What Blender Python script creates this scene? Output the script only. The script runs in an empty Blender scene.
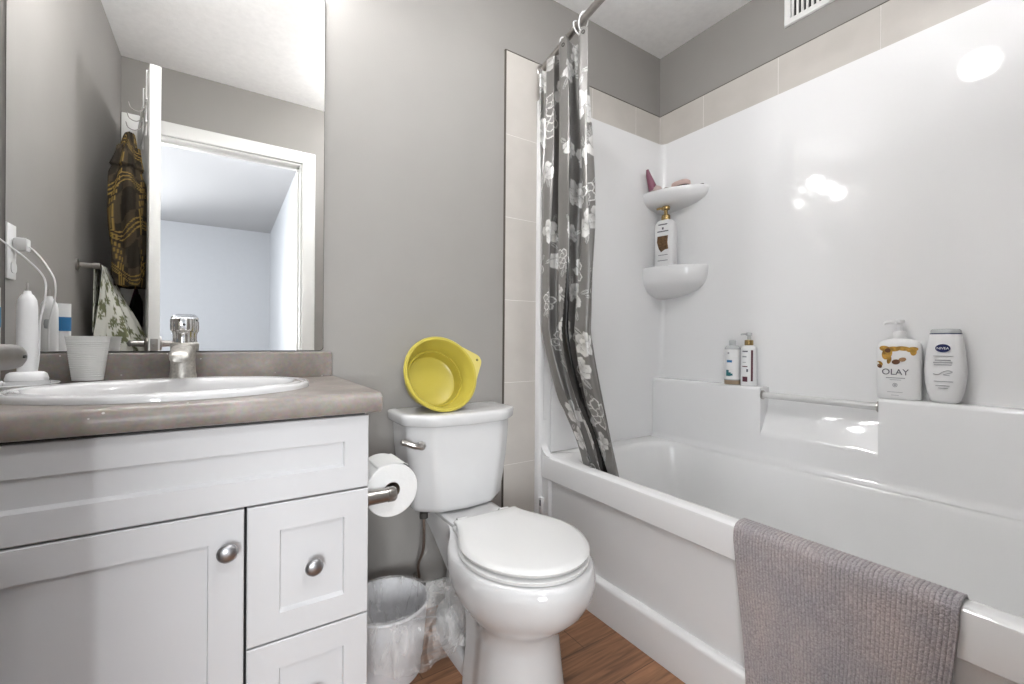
import bpy, bmesh, math, random
from mathutils import Vector, Matrix
PI = math.pi
random.seed(7)
sc = bpy.context.scene
col = sc.collection

# ---------------------------------------------------------------- camera, world, exposure, large lights
YAW, PITCH, ROLL, FPX = 0.58008, -0.00144, 0.00714, 436.989
_fw = Vector((math.sin(YAW)*math.cos(PITCH), math.cos(YAW)*math.cos(PITCH), math.sin(PITCH)))
_r0 = Vector((math.cos(YAW), -math.sin(YAW), 0)); _u0 = _r0.cross(_fw)
_rt = _r0*math.cos(ROLL) + _u0*math.sin(ROLL); _up = -_r0*math.sin(ROLL) + _u0*math.cos(ROLL)
cd = bpy.data.cameras.new('camera'); cam = bpy.data.objects.new('camera', cd); col.objects.link(cam)
cd.sensor_width = 36; cd.lens = FPX/1024*36; cd.clip_start = 0.01; cd.clip_end = 50
_m = Matrix((_rt, _up, -_fw)).transposed().to_4x4(); _m.translation = Vector((0, -1.48782, 0.965))
cam.matrix_world = _m
sc.camera = cam

w = bpy.data.worlds.new('world'); sc.world = w; w.use_nodes = True
w.node_tree.nodes['Background'].inputs[0].default_value = (0.80, 0.90, 1.0, 1)
w.node_tree.nodes['Background'].inputs[1].default_value = 1.0
sc.view_settings.view_transform = 'Standard'; sc.view_settings.look = 'None'
sc.view_settings.gamma = 1; sc.view_settings.use_curve_mapping = False
sc.view_settings.exposure = 1.38

def area(name, loc, direction, sx, sy, power, color=(1, 1, 1), spread=180):
    d = bpy.data.lights.new(name, 'AREA'); d.shape = 'RECTANGLE'; d.size = sx; d.size_y = sy
    d.energy = power; d.color = color
    o = bpy.data.objects.new(name, d); col.objects.link(o); o.location = loc
    o.rotation_euler = Vector(direction).to_track_quat('-Z', 'Y').to_euler()
    d.spread = math.radians(spread)
    return o
# added fill lights at two invented bedroom windows, standing in for daylight
area('daylight_far_window', (-1.36, -5.40, 1.45), (0, 1, 0), 1.12, 1.25, 32, (0.95, 0.975, 1.0), 110)
area('daylight_side_window', (-2.56, -3.4, 1.45), (1, 0, 0), 1.4, 1.3, 22, (0.95, 0.975, 1.0))

# ---------------------------------------------------------------- materials
def nm(name):
    m = bpy.data.materials.new(name); m.use_nodes = True
    return m, m.node_tree.nodes, m.node_tree.links, m.node_tree.nodes['Principled BSDF']
def mat(name, color, rough=0.5, metal=0.0, noise=0.0, nscale=20, bump=0.0, bscale=80, trans=0.0, ior=1.45, sheen=0.0, coat=0.0, emit=None, estr=0, spec=None, alpha=None):
    m, N, L, b = nm(name)
    b.inputs['Base Color'].default_value = (*color, 1); b.inputs['Roughness'].default_value = rough
    b.inputs['Metallic'].default_value = metal; b.inputs['IOR'].default_value = ior
    b.inputs['Transmission Weight'].default_value = trans; b.inputs['Sheen Weight'].default_value = sheen
    b.inputs['Coat Weight'].default_value = coat
    if spec is not None: b.inputs['Specular IOR Level'].default_value = spec
    if emit: b.inputs['Emission Color'].default_value = (*emit, 1); b.inputs['Emission Strength'].default_value = estr
    if alpha is not None: b.inputs['Alpha'].default_value = alpha
    tc = N.new('ShaderNodeTexCoord')
    if noise > 0:
        n = N.new('ShaderNodeTexNoise'); n.inputs['Scale'].default_value = nscale; n.inputs['Detail'].default_value = 5
        r = N.new('ShaderNodeValToRGB'); L.new(tc.outputs['Object'], n.inputs['Vector']); L.new(n.outputs['Fac'], r.inputs['Fac'])
        r.color_ramp.elements[0].position = 0.3; r.color_ramp.elements[1].position = 0.7
        r.color_ramp.elements[0].color = (*[c*(1-noise) for c in color], 1)
        r.color_ramp.elements[1].color = (*[min(1, c*(1+noise)) for c in color], 1)
        L.new(r.outputs['Color'], b.inputs['Base Color'])
    if bump > 0:
        n = N.new('ShaderNodeTexNoise'); n.inputs['Scale'].default_value = bscale; n.inputs['Detail'].default_value = 3
        bp = N.new('ShaderNodeBump'); bp.inputs['Strength'].default_value = bump; bp.inputs['Distance'].default_value = 0.002
        L.new(tc.outputs['Object'], n.inputs['Vector']); L.new(n.outputs['Fac'], bp.inputs['Height']); L.new(bp.outputs['Normal'], b.inputs['Normal'])
    return m
def ramp(N, stops):
    r = N.new('ShaderNodeValToRGB'); e = r.color_ramp.elements
    e[0].position, e[0].color = stops[0][0], (*stops[0][1], 1)
    e[1].position, e[1].color = stops[-1][0], (*stops[-1][1], 1)
    for p, c in stops[1:-1]:
        x = e.new(p); x.color = (*c, 1)
    return r

M = {}
M['wall'] = mat('greige_wall_paint', (0.300, 0.287, 0.270), 0.55, noise=0.02, nscale=6, bump=0.12, bscale=220)
M['ceiling'] = mat('ceiling_texture_paint', (0.93, 0.925, 0.915), 0.9, noise=0.03, nscale=40, bump=0.6, bscale=150)
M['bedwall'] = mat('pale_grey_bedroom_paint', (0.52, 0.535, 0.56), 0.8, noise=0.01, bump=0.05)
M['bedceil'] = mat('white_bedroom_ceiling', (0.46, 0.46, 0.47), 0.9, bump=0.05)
M['trim'] = mat('white_trim_paint', (0.80, 0.80, 0.78), 0.35, noise=0.01)
M['cab'] = mat('white_cabinet_lacquer', (0.61, 0.61, 0.618), 0.38, noise=0.008, nscale=8)
M['gap'] = mat('dark_gap', (0.05, 0.05, 0.05), 0.8)
M['acrylic'] = mat('white_tub_acrylic', (0.83, 0.83, 0.83), 0.055, noise=0.01, nscale=3)
M['acrylic_basin'] = mat('white_tub_basin_acrylic', (0.83, 0.83, 0.825), 0.16, noise=0.015, nscale=5)
M['porcelain'] = mat('white_porcelain', (0.63, 0.63, 0.63), 0.08, coat=0.4, noise=0.008)
M['seat'] = mat('white_seat_plastic', (0.70, 0.70, 0.69), 0.22)
M['steel'] = mat('brushed_nickel', (0.42, 0.40, 0.38), 0.28, metal=1.0, noise=0.06, nscale=60)
M['gunmetal'] = mat('dark_brushed_nickel', (0.27, 0.26, 0.25), 0.38, metal=0.9, noise=0.06, nscale=60)
M['chrome'] = mat('chrome', (0.70, 0.69, 0.67), 0.12, metal=1.0, noise=0.05, nscale=90)
M['dullchrome'] = mat('water_spotted_chrome', (0.55, 0.53, 0.49), 0.42, metal=0.85, noise=0.2, nscale=160)
M['knob'] = mat('pewter_knob', (0.42, 0.42, 0.43), 0.33, metal=1.0)
M['black'] = mat('black_plastic', (0.02, 0.02, 0.02), 0.4)
M['dark'] = mat('dark_rubber', (0.06, 0.055, 0.05), 0.6)
M['mirror'] = mat('mirror_silver', (0.93, 0.93, 0.92), 0.0, metal=1.0)
M['mirror_edge'] = mat('mirror_edge', (0.10, 0.10, 0.10), 0.3, metal=0.6)
M['paper'] = mat('tissue_paper', (0.72, 0.72, 0.71), 0.95, bump=0.5, bscale=60)
M['bin'] = mat('white_bin_plastic', (0.62, 0.62, 0.635), 0.4)
M['wplastic'] = mat('white_plastic', (0.82, 0.82, 0.82), 0.3)
M['cplastic'] = mat('translucent_cup_plastic', (0.86, 0.86, 0.84), 0.3, trans=0.35)
M['yellow'] = mat('yellow_plastic', (0.46, 0.385, 0.062), 0.32, noise=0.03, nscale=8)
M['yellow_rim'] = mat('yellow_plastic_rim', (0.56, 0.48, 0.14), 0.34, noise=0.02, nscale=8)
M['acrylbar'] = mat('clear_acrylic_bar', (0.80, 0.80, 0.79), 0.12, trans=0.3)
M['tube'] = mat('braided_hose', (0.22, 0.17, 0.14), 0.4, metal=0.7, noise=0.3, nscale=300)
M['navy'] = mat('navy_print', (0.012, 0.02, 0.10), 0.4)
M['print'] = mat('dark_grey_print', (0.10, 0.10, 0.12), 0.5)
M['lightprint'] = mat('light_grey_print', (0.36, 0.36, 0.38), 0.5)
M['whiteprint'] = mat('white_print', (0.9, 0.9, 0.9), 0.5)
M['gold'] = mat('gold_plastic', (0.42, 0.30, 0.13), 0.25, metal=0.8)
M['brownprint'] = mat('brown_bean_print', (0.13, 0.055, 0.025), 0.45)
M['beanlight'] = mat('tan_bean_print', (0.38, 0.22, 0.11), 0.45)
M['amber'] = mat('amber_honey_print', (0.48, 0.27, 0.05), 0.4, noise=0.5, nscale=60)
M['teal'] = mat('teal_leaf_print', (0.03, 0.17, 0.19), 0.5)
M['blueprint'] = mat('blue_print', (0.03, 0.18, 0.40), 0.45)
M['plum'] = mat('plum_print', (0.11, 0.03, 0.045), 0.5)
M['haze'] = mat('clear_hazy_plastic', (0.72, 0.74, 0.74), 0.25, trans=0.4)
M['mauve'] = mat('mauve_plastic', (0.25, 0.085, 0.13), 0.35)
M['pink'] = mat('pink_soap', (0.60, 0.44, 0.40), 0.5)
M['shell'] = mat('brown_shell', (0.17, 0.11, 0.08), 0.4, noise=0.5, nscale=70)
M['purple'] = mat('purple_cloth', (0.045, 0.01, 0.025), 0.9)
M['blackcloth'] = mat('black_cloth', (0.012, 0.011, 0.011), 0.95)
M['bulb'] = mat('lit_bulb_glass', (1, 1, 1), 0.4, emit=(0.985, 0.985, 1.0), estr=46)
M['halldome'] = mat('lit_bedroom_lamp_glass', (1, 1, 1), 0.4, emit=(0.985, 0.985, 1.0), estr=38)
M['dome'] = mat('lit_ceiling_glass', (1, 1, 1), 0.4, emit=(0.985, 0.985, 1.0), estr=52)

def counter_mat():
    m, N, L, b = nm('taupe_laminate')
    tc = N.new('ShaderNodeTexCoord'); n = N.new('ShaderNodeTexNoise'); n.inputs['Scale'].default_value = 14; n.inputs['Detail'].default_value = 8
    n2 = N.new('ShaderNodeTexNoise'); n2.inputs['Scale'].default_value = 120
    r = ramp(N, [(0.3, (0.185, 0.158, 0.140)), (0.5, (0.235, 0.205, 0.183)), (0.72, (0.31, 0.275, 0.248))])
    mx = N.new('ShaderNodeMixRGB'); mx.blend_type = 'OVERLAY'; mx.inputs[0].default_value = 0.25
    L.new(tc.outputs['Object'], n.inputs['Vector']); L.new(tc.outputs['Object'], n2.inputs['Vector'])
    L.new(n.outputs['Fac'], r.inputs['Fac']); L.new(r.outputs['Color'], mx.inputs[1]); L.new(n2.outputs['Color'], mx.inputs[2])
    # small pale water spots
    v = N.new('ShaderNodeTexVoronoi'); v.inputs['Scale'].default_value = 55; L.new(tc.outputs['Object'], v.inputs['Vector'])
    lt = N.new('ShaderNodeMath'); lt.operation = 'LESS_THAN'; lt.inputs[1].default_value = 0.11; L.new(v.outputs['Distance'], lt.inputs[0])
    sep = N.new('ShaderNodeSeparateColor'); L.new(v.outputs['Color'], sep.inputs[0])
    gt = N.new('ShaderNodeMath'); gt.operation = 'GREATER_THAN'; gt.inputs[1].default_value = 0.72; L.new(sep.outputs[0], gt.inputs[0])
    mu = N.new('ShaderNodeMath'); mu.operation = 'MULTIPLY'; L.new(lt.outputs[0], mu.inputs[0]); L.new(gt.outputs[0], mu.inputs[1])
    m2 = N.new('ShaderNodeMixRGB'); m2.inputs[2].default_value = (0.55, 0.53, 0.5, 1); L.new(mu.outputs[0], m2.inputs[0]); L.new(mx.outputs[0], m2.inputs[1])
    L.new(m2.outputs[0], b.inputs['Base Color']); b.inputs['Roughness'].default_value = 0.36
    return m
M['counter'] = counter_mat()

def floor_mat():
    m, N, L, b = nm('brown_wood_laminate')
    tc = N.new('ShaderNodeTexCoord')
    mp = N.new('ShaderNodeMapping'); L.new(tc.outputs['Object'], mp.inputs['Vector'])
    br = N.new('ShaderNodeTexBrick'); br.inputs['Scale'].default_value = 1; br.inputs['Brick Width'].default_value = 0.95; br.inputs['Row Height'].default_value = 0.155
    br.inputs['Mortar Size'].default_value = 0.0012; br.inputs['Color1'].default_value = (0.36, 0.185, 0.098, 1); br.inputs['Color2'].default_value = (0.30, 0.152, 0.082, 1)
    br.inputs['Mortar'].default_value = (0.11, 0.06, 0.035, 1)
    L.new(mp.outputs[0], br.inputs['Vector'])
    mp2 = N.new('ShaderNodeMapping'); mp2.inputs['Scale'].default_value = (1.6, 22, 1); L.new(tc.outputs['Object'], mp2.inputs['Vector'])
    n = N.new('ShaderNodeTexNoise'); n.inputs['Scale'].default_value = 3; n.inputs['Detail'].default_value = 8; n.inputs['Distortion'].default_value = 0.8
    L.new(mp2.outputs[0], n.inputs['Vector'])
    r = ramp(N, [(0.3, (0.38, 0.36, 0.34)), (0.7, (1.25, 1.2, 1.15))]); L.new(n.outputs['Fac'], r.inputs['Fac'])
    mx = N.new('ShaderNodeMixRGB'); mx.blend_type = 'MULTIPLY'; mx.inputs[0].default_value = 0.8
    L.new(br.outputs['Color'], mx.inputs[1]); L.new(r.outputs['Color'], mx.inputs[2]); L.new(mx.outputs[0], b.inputs['Base Color'])
    b.inputs['Roughness'].default_value = 0.42
    bp = N.new('ShaderNodeBump'); bp.inputs['Strength'].default_value = 0.2; bp.inputs['Distance'].default_value = 0.001; L.new(n.outputs['Fac'], bp.inputs['Height']); L.new(bp.outputs['Normal'], b.inputs['Normal'])
    return m
M['floor'] = floor_mat()
M['tile'] = mat('beige_ceramic_tile', (0.56, 0.53, 0.49), 0.25, noise=0.04, nscale=9)
M['grout'] = mat('pale_grout', (0.70, 0.675, 0.64), 0.85)
M['tiletrim'] = mat('dark_tile_edging', (0.10, 0.085, 0.07), 0.4)

def towel_mat():
    m, N, L, b = nm('ribbed_taupe_terry')
    at = N.new('ShaderNodeAttribute'); at.attribute_name = 'rib'
    r = ramp(N, [(0.0, (0.21, 0.19, 0.188)), (0.35, (0.37, 0.335, 0.33)), (1.0, (0.48, 0.44, 0.432))])
    L.new(at.outputs['Fac'], r.inputs['Fac'])
    tc = N.new('ShaderNodeTexCoord'); n = N.new('ShaderNodeTexNoise'); n.inputs['Scale'].default_value = 240; n.inputs['Detail'].default_value = 3; L.new(tc.outputs['Object'], n.inputs['Vector'])
    n2 = N.new('ShaderNodeTexNoise'); n2.inputs['Scale'].default_value = 7; n2.inputs['Detail'].default_value = 4; L.new(tc.outputs['Object'], n2.inputs['Vector'])
    r2 = ramp(N, [(0.3, (0.5, 0.5, 0.5)), (0.7, (1.35, 1.35, 1.35))]); L.new(n.outputs['Fac'], r2.inputs['Fac'])
    r3 = ramp(N, [(0.35, (0.86, 0.88, 0.93)), (0.65, (1.12, 1.07, 1.05))]); L.new(n2.outputs['Fac'], r3.inputs['Fac'])
    mx = N.new('ShaderNodeMixRGB'); mx.blend_type = 'MULTIPLY'; mx.inputs[0].default_value = 0.55; L.new(r.outputs[0], mx.inputs[1]); L.new(r2.outputs[0], mx.inputs[2])
    mx2 = N.new('ShaderNodeMixRGB'); mx2.blend_type = 'MULTIPLY'; mx2.inputs[0].default_value = 1; L.new(mx.outputs[0], mx2.inputs[1]); L.new(r3.outputs[0], mx2.inputs[2])
    L.new(mx2.outputs[0], b.inputs['Base Color']); b.inputs['Roughness'].default_value = 1; b.inputs['Sheen Weight'].default_value = 0.3; b.inputs['Specular IOR Level'].default_value = 0.1
    bp = N.new('ShaderNodeBump'); bp.inputs['Strength'].default_value = 0.8; bp.inputs['Distance'].default_value = 0.003; L.new(n.outputs['Fac'], bp.inputs['Height']); L.new(bp.outputs['Normal'], b.inputs['Normal'])
    return m
M['towel'] = towel_mat()
def attr_cloth(name, attr, rough, spec, trans=0.0, metal=0.0):
    m, N, L, b = nm(name)
    at = N.new('ShaderNodeAttribute'); at.attribute_name = attr
    L.new(at.outputs['Color'], b.inputs['Base Color']); b.inputs['Roughness'].default_value = rough; b.inputs['Specular IOR Level'].default_value = spec
    b.inputs['Metallic'].default_value = metal
    tc = N.new('ShaderNodeTexCoord'); n = N.new('ShaderNodeTexNoise'); n.inputs['Scale'].default_value = 14; n.inputs['Detail'].default_value = 4; L.new(tc.outputs['Object'], n.inputs['Vector'])
    bp = N.new('ShaderNodeBump'); bp.inputs['Strength'].default_value = 0.35; bp.inputs['Distance'].default_value = 0.012; L.new(n.outputs['Fac'], bp.inputs['Height']); L.new(bp.outputs['Normal'], b.inputs['Normal'])
    return m
M['curtain'] = attr_cloth('grey_satin_floral_cloth', 'pattern', 0.30, 0.9, metal=0.35)
M['leafcloth'] = attr_cloth('leaf_print_cloth', 'pattern', 0.9, 0.2)
M['plaid'] = attr_cloth('brown_plaid_cloth', 'pattern', 0.95, 0.1)
def bag_mat():
    m, N, L, b = nm('clear_crinkled_plastic_bag')
    tc = N.new('ShaderNodeTexCoord'); mp = N.new('ShaderNodeMapping'); mp.inputs['Scale'].default_value = (26, 26, 7); L.new(tc.outputs['Object'], mp.inputs['Vector'])
    n = N.new('ShaderNodeTexNoise'); n.inputs['Scale'].default_value = 1; n.inputs['Detail'].default_value = 4; n.inputs['Distortion'].default_value = 1.5; L.new(mp.outputs[0], n.inputs['Vector'])
    bp = N.new('ShaderNodeBump'); bp.inputs['Strength'].default_value = 0.7; bp.inputs['Distance'].default_value = 0.012; L.new(n.outputs['Fac'], bp.inputs['Height']); L.new(bp.outputs['Normal'], b.inputs['Normal'])
    b.inputs['Base Color'].default_value = (0.80, 0.79, 0.78, 1); b.inputs['Roughness'].default_value = 0.22
    r = ramp(N, [(0.35, (0.07, 0.07, 0.07)), (0.72, (0.45, 0.45, 0.45))]); L.new(n.outputs['Fac'], r.inputs['Fac']); L.new(r.outputs[0], b.inputs['Alpha'])
    return m
M['bag'] = bag_mat()

# ---------------------------------------------------------------- helpers
def link(name, me, material, parent=None, smooth=True, angle=40):
    o = bpy.data.objects.new(name, me); col.objects.link(o)
    if material is not None:
        me.materials.append(material)
    if smooth:
        me.polygons.foreach_set('use_smooth', [True]*len(me.polygons))
        try: me.set_sharp_from_angle(angle=math.radians(angle))
        except Exception: pass
    if parent is not None: o.parent = parent
    return o
def fin(name, bm, material, parent=None, bevel=0, seg=2, smooth=True, angle=40, weld=False):
    if weld: bmesh.ops.remove_doubles(bm, verts=bm.verts, dist=1e-5)
    bmesh.ops.recalc_face_normals(bm, faces=bm.faces)
    if bevel:
        es = [e for e in bm.edges if len(e.link_faces) == 2 and e.calc_face_angle(0) > math.radians(30)]
        bmesh.ops.bevel(bm, geom=es, offset=bevel, segments=seg, affect='EDGES', profile=0.5, clamp_overlap=True)
    me = bpy.data.meshes.new(name); bm.to_mesh(me); bm.free()
    return link(name, me, material, parent, smooth, angle)
def empty(name, loc=(0, 0, 0)):
    o = bpy.data.objects.new(name, None); col.objects.link(o); o.location = loc; o.empty_display_size = 0.05
    return o
def tag(o, label, cat, group=None):
    o['label'] = label; o['category'] = cat
    if group: o['group'] = group
    return o
def thing(name, label, cat, group=None):
    return tag(empty(name), label, cat, group)
def struct(o, label=None):
    o['kind'] = 'structure'
    if label: o['label'] = label
    return o
def box(bm, x0, x1, y0, y1, z0, z1, rot=None, piv=None):
    vs = [bm.verts.new((x, y, z)) for z in (z0, z1) for y in (y0, y1) for x in (x0, x1)]
    for f in ((0, 2, 3, 1), (4, 5, 7, 6), (0, 1, 5, 4), (2, 6, 7, 3), (0, 4, 6, 2), (1, 3, 7, 5)):
        bm.faces.new([vs[i] for i in f])
    if rot: bmesh.ops.rotate(bm, verts=vs, cent=piv, matrix=rot)
    return vs
def bx(name, x0, x1, y0, y1, z0, z1, m, parent=None, bevel=0, seg=2):
    bm = bmesh.new(); box(bm, x0, x1, y0, y1, z0, z1); return fin(name, bm, m, parent, bevel, seg)
def frame_of(axis):
    a = Vector(axis).normalized(); t = Vector((0, 0, 1)) if abs(a.z) < 0.9 else Vector((1, 0, 0))
    u = t.cross(a).normalized(); return u, a.cross(u), a
def lathe(bm, prof, c=(0, 0, 0), axis=(0, 0, 1), n=32, cap=True, sx=1, sy=1):
    """prof: list of (radius, height) along the axis"""
    u, v, a = frame_of(axis) if tuple(axis) != (0, 0, 1) else (Vector((1, 0, 0)), Vector((0, 1, 0)), Vector((0, 0, 1)))
    c = Vector(c); rings = []
    for r, h in prof:
        rings.append([bm.verts.new(c + a*h + u*(r*sx*math.cos(2*PI*i/n)) + v*(r*sy*math.sin(2*PI*i/n))) for i in range(n)])
    for A, B in zip(rings, rings[1:]):
        for i in range(n): bm.faces.new((A[i], A[(i+1) % n], B[(i+1) % n], B[i]))
    if cap:
        bm.faces.new(list(reversed(rings[0]))); bm.faces.new(rings[-1])
    return rings
def loft(bm, rings, cap0=True, cap1=True, closed=True):
    R = [[bm.verts.new(p) for p in r] for r in rings]; n = len(R[0])
    for A, B in zip(R, R[1:]):
        for i in range(n if closed else n-1): bm.faces.new((A[i], A[(i+1) % n], B[(i+1) % n], B[i]))
    if cap0: bm.faces.new(list(reversed(R[0])))
    if cap1: bm.faces.new(R[-1])
    return R
def tube(bm, pts, r, n=12, cap=True):
    pts = [Vector(p) for p in pts]; rr = r if isinstance(r, (list, tuple)) else [r]*len(pts)
    rings = []; u = None
    for i, p in enumerate(pts):
        d = (pts[min(i+1, len(pts)-1)] - pts[max(i-1, 0)]).normalized()
        if u is None: u = frame_of(d)[0]
        u = (u - d*u.dot(d)).normalized(); v = d.cross(u)
        rings.append([p + u*(rr[i]*math.cos(2*PI*k/n)) + v*(rr[i]*math.sin(2*PI*k/n)) for k in range(n)])
    loft(bm, rings, cap, cap)
def smooth_path(pts, k=8):
    """Catmull-Rom through the points"""
    P = [Vector(p) for p in pts]; P = [P[0]*2-P[1]] + P + [P[-1]*2-P[-2]]; out = []
    for i in range(1, len(P)-2):
        for j in range(k):
            t = j/k
            out.append(0.5*((2*P[i]) + (-P[i-1]+P[i+1])*t + (2*P[i-1]-5*P[i]+4*P[i+1]-P[i+2])*t*t + (-P[i-1]+3*P[i]-3*P[i+1]+P[i+2])*t**3))
    out.append(P[-2]); return out
def prism(bm, poly, axis, a0, a1):
    """poly of 2-D points extruded along 'x','y' or 'z' from a0 to a1"""
    f = {'x': lambda p, a: (a, p[0], p[1]), 'y': lambda p, a: (p[0], a, p[1]), 'z': lambda p, a: (p[0], p[1], a)}[axis]
    A = [bm.verts.new(f(p, a0)) for p in poly]; B = [bm.verts.new(f(p, a1)) for p in poly]; n = len(poly)
    for i in range(n): bm.faces.new((A[i], A[(i+1) % n], B[(i+1) % n], B[i]))
    bm.faces.new(list(reversed(A))); bm.faces.new(B)
def superell(cx, cy, a, b, z, n=48, e=2.5):
    out = []
    for i in range(n):
        t = 2*PI*i/n; c, s = math.cos(t), math.sin(t)
        out.append(Vector((cx + a*math.copysign(abs(c)**(2/e), c), cy + b*math.copysign(abs(s)**(2/e), s), z)))
    return out
def rrect(x0, x1, y0, y1, r, z, k=8):
    out = []
    for cx, cy, a0 in ((x1-r, y1-r, 0), (x0+r, y1-r, PI/2), (x0+r, y0+r, PI), (x1-r, y0+r, 1.5*PI)):
        for i in range(k+1):
            a = a0 + PI/2*i/k; out.append(Vector((cx + r*math.cos(a), cy + r*math.sin(a), z)))
    return out
def text(name, body, size, material, parent, origin, xdir, ydir, depth=0.0004, align='CENTER', sx=1.0):
    """real lettering, extruded a little, lying on the plane spanned by xdir, ydir"""
    cu = bpy.data.curves.new(name, 'FONT'); cu.body = body; cu.size = size; cu.extrude = depth; cu.align_x = align
    o = bpy.data.objects.new('tmp', cu); col.objects.link(o); bpy.context.view_layer.update()
    dg = bpy.context.evaluated_depsgraph_get(); me = bpy.data.meshes.new_from_object(o.evaluated_get(dg))
    bpy.data.objects.remove(o)
    X = Vector(xdir).normalized()*sx; Y = Vector(ydir).normalized(); Z = X.normalized().cross(Y); O = Vector(origin)
    for v in me.vertices: v.co = O + X*v.co.x + Y*v.co.y + Z*v.co.z
    me.name = name
    return link(name, me, material, parent, smooth=False)
def grid_mesh(name, pts, nu, nv, material, parent=None, thick=0.0, closed_u=False, attr=None, attr_name='pattern'):
    """pts[j*nu+i]; optional colour attribute per vertex; solidified"""
    me = bpy.data.meshes.new(name); faces = []
    for j in range(nv-1):
        for i in range(nu if closed_u else nu-1):
            i2 = (i+1) % nu; faces.append((j*nu+i, j*nu+i2, (j+1)*nu+i2, (j+1)*nu+i))
    me.from_pydata([tuple(p) for p in pts], [], faces)
    if attr is not None:
        if isinstance(attr[0], (float, int)):
            a = me.attributes.new(attr_name, 'FLOAT', 'POINT'); a.data.foreach_set('value', attr)
        else:
            a = me.attributes.new(attr_name, 'FLOAT_COLOR', 'POINT'); flat = []
            for c in attr: flat += [c[0], c[1], c[2], 1.0]
            a.data.foreach_set('color', flat)
    o = link(name, me, material, parent, smooth=True, angle=180)
    if thick:
        s = o.modifiers.new('thickness', 'SOLIDIFY'); s.thickness = thick; s.offset = 0
    return o

XL, XR, YB, H = -0.463, 1.885, -1.554, 2.44
DX0, DX1, DZ = -0.385, 0.398, 2.070      # doorway opening
# ---------------------------------------------------------------- room shell
struct(bx('floor', XL-0.1, XR+0.1, YB-0.11, 0.1, -0.1, 0, M['floor']))
struct(bx('ceiling', XL-0.1, XR+0.1, YB-0.11, 0.1, H, H+0.1, M['ceiling']))
struct(bx('wall_back', XL-0.1, XR+0.1, 0, 0.1, 0, H, M['wall']))
struct(bx('wall_left', XL-0.1, XL, YB, 0, 0, H, M['wall']))
struct(bx('wall_right', XR, XR+0.1, YB, 0, 0, H, M['wall']))
bm = bmesh.new()
box(bm, XL-0.1, DX0, YB-0.11, YB, 0, H); box(bm, DX1, XR+0.1, YB-0.11, YB, 0, H); box(bm, DX0, DX1, YB-0.11, YB, DZ, H)
struct(fin('wall_front', bm, M['wall']))
# doorway casing and jamb liner
bm = bmesh.new()
cw, ct = 0.074, 0.016
for y0, y1 in ((YB, YB+ct), (YB-0.11-ct, YB-0.11)):
    box(bm, max(DX0-cw, XL+0.002), DX0, y0, y1, 0, DZ+cw); box(bm, DX1, DX1+cw, y0, y1, 0, DZ+cw); box(bm, DX0, DX1, y0, y1, DZ, DZ+cw)
struct(fin('trim_1', bm, M['trim'], bevel=0.004))
bm = bmesh.new()
box(bm, DX0, DX0+0.012, YB-0.11, YB, 0, DZ-0.012); box(bm, DX1-0.012, DX1, YB-0.11, YB, 0, DZ-0.012); box(bm, DX0, DX1, YB-0.11, YB, DZ-0.012, DZ)
box(bm, DX1-0.024, DX1-0.012, YB-0.075, YB-0.04, 0, DZ-0.012); box(bm, DX0+0.012, DX1-0.012, YB-0.075, YB-0.04, DZ-0.024, DZ-0.012)
struct(fin('trim_2', bm, M['trim'], bevel=0.001))
struct(bx('baseboard_back', 0.29, 1.10, -0.012, 0, 0, 0.092, M['trim'], bevel=0.004))
struct(bx('baseboard_left', XL, XL+0.012, YB+0.02, -0.56, 0, 0.092, M['trim'], bevel=0.004))
# bedroom seen through the doorway by way of the mirror
BX0, BX1, BY0, BY1 = -2.6, 0.51, -5.45, YB-0.11
struct(bx('floor_bedroom', BX0-0.1, BX1+0.6, BY0-0.1, BY1, -0.1, -0.0005, mat('beige_carpet', (0.42, 0.38, 0.34), 1.0, noise=0.1, nscale=90, bump=0.6)))
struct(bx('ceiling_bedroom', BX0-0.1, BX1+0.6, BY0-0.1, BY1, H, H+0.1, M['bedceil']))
bm = bmesh.new()   # far wall with an added window opening left of what the mirror shows
box(bm, BX0-0.1, -1.95, BY0-0.1, BY0, 0, H); box(bm, -0.70, BX1+0.1, BY0-0.1, BY0, 0, H); box(bm, -1.95, -0.70, BY0-0.1, BY0, 0, 0.8); box(bm, -1.95, -0.70, BY0-0.1, BY0, 2.1, H)
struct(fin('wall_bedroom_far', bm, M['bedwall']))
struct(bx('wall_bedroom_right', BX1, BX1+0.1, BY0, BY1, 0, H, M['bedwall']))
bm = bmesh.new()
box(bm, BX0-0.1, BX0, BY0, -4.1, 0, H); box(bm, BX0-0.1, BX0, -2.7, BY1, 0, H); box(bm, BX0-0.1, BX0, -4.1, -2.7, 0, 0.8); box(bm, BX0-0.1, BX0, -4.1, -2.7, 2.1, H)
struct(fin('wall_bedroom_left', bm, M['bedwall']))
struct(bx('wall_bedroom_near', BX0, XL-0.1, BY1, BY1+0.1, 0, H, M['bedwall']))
for nmw, ax in (('window_1', 0), ('window_2', 1)):  # unseen windows, added to give the bedroom fill lights a place
    bm = bmesh.new()
    if ax == 0:
        for a in (-1.95, -1.345, -0.74): box(bm, a, a+0.04, BY0-0.08, BY0-0.03, 0.8, 2.1)
        for z in (0.8, 2.06): box(bm, -1.95, -0.70, BY0-0.08, BY0-0.03, z, z+0.04)
    else:
        for a in (-4.1, -3.42, -2.74): box(bm, BX0-0.08, BX0-0.03, a, a+0.04, 0.8, 2.1)
        for z in (0.8, 2.06): box(bm, BX0-0.08, BX0-0.03, -4.1, -2.7, z, z+0.04)
    struct(fin(nmw, bm, M['trim']))

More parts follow.
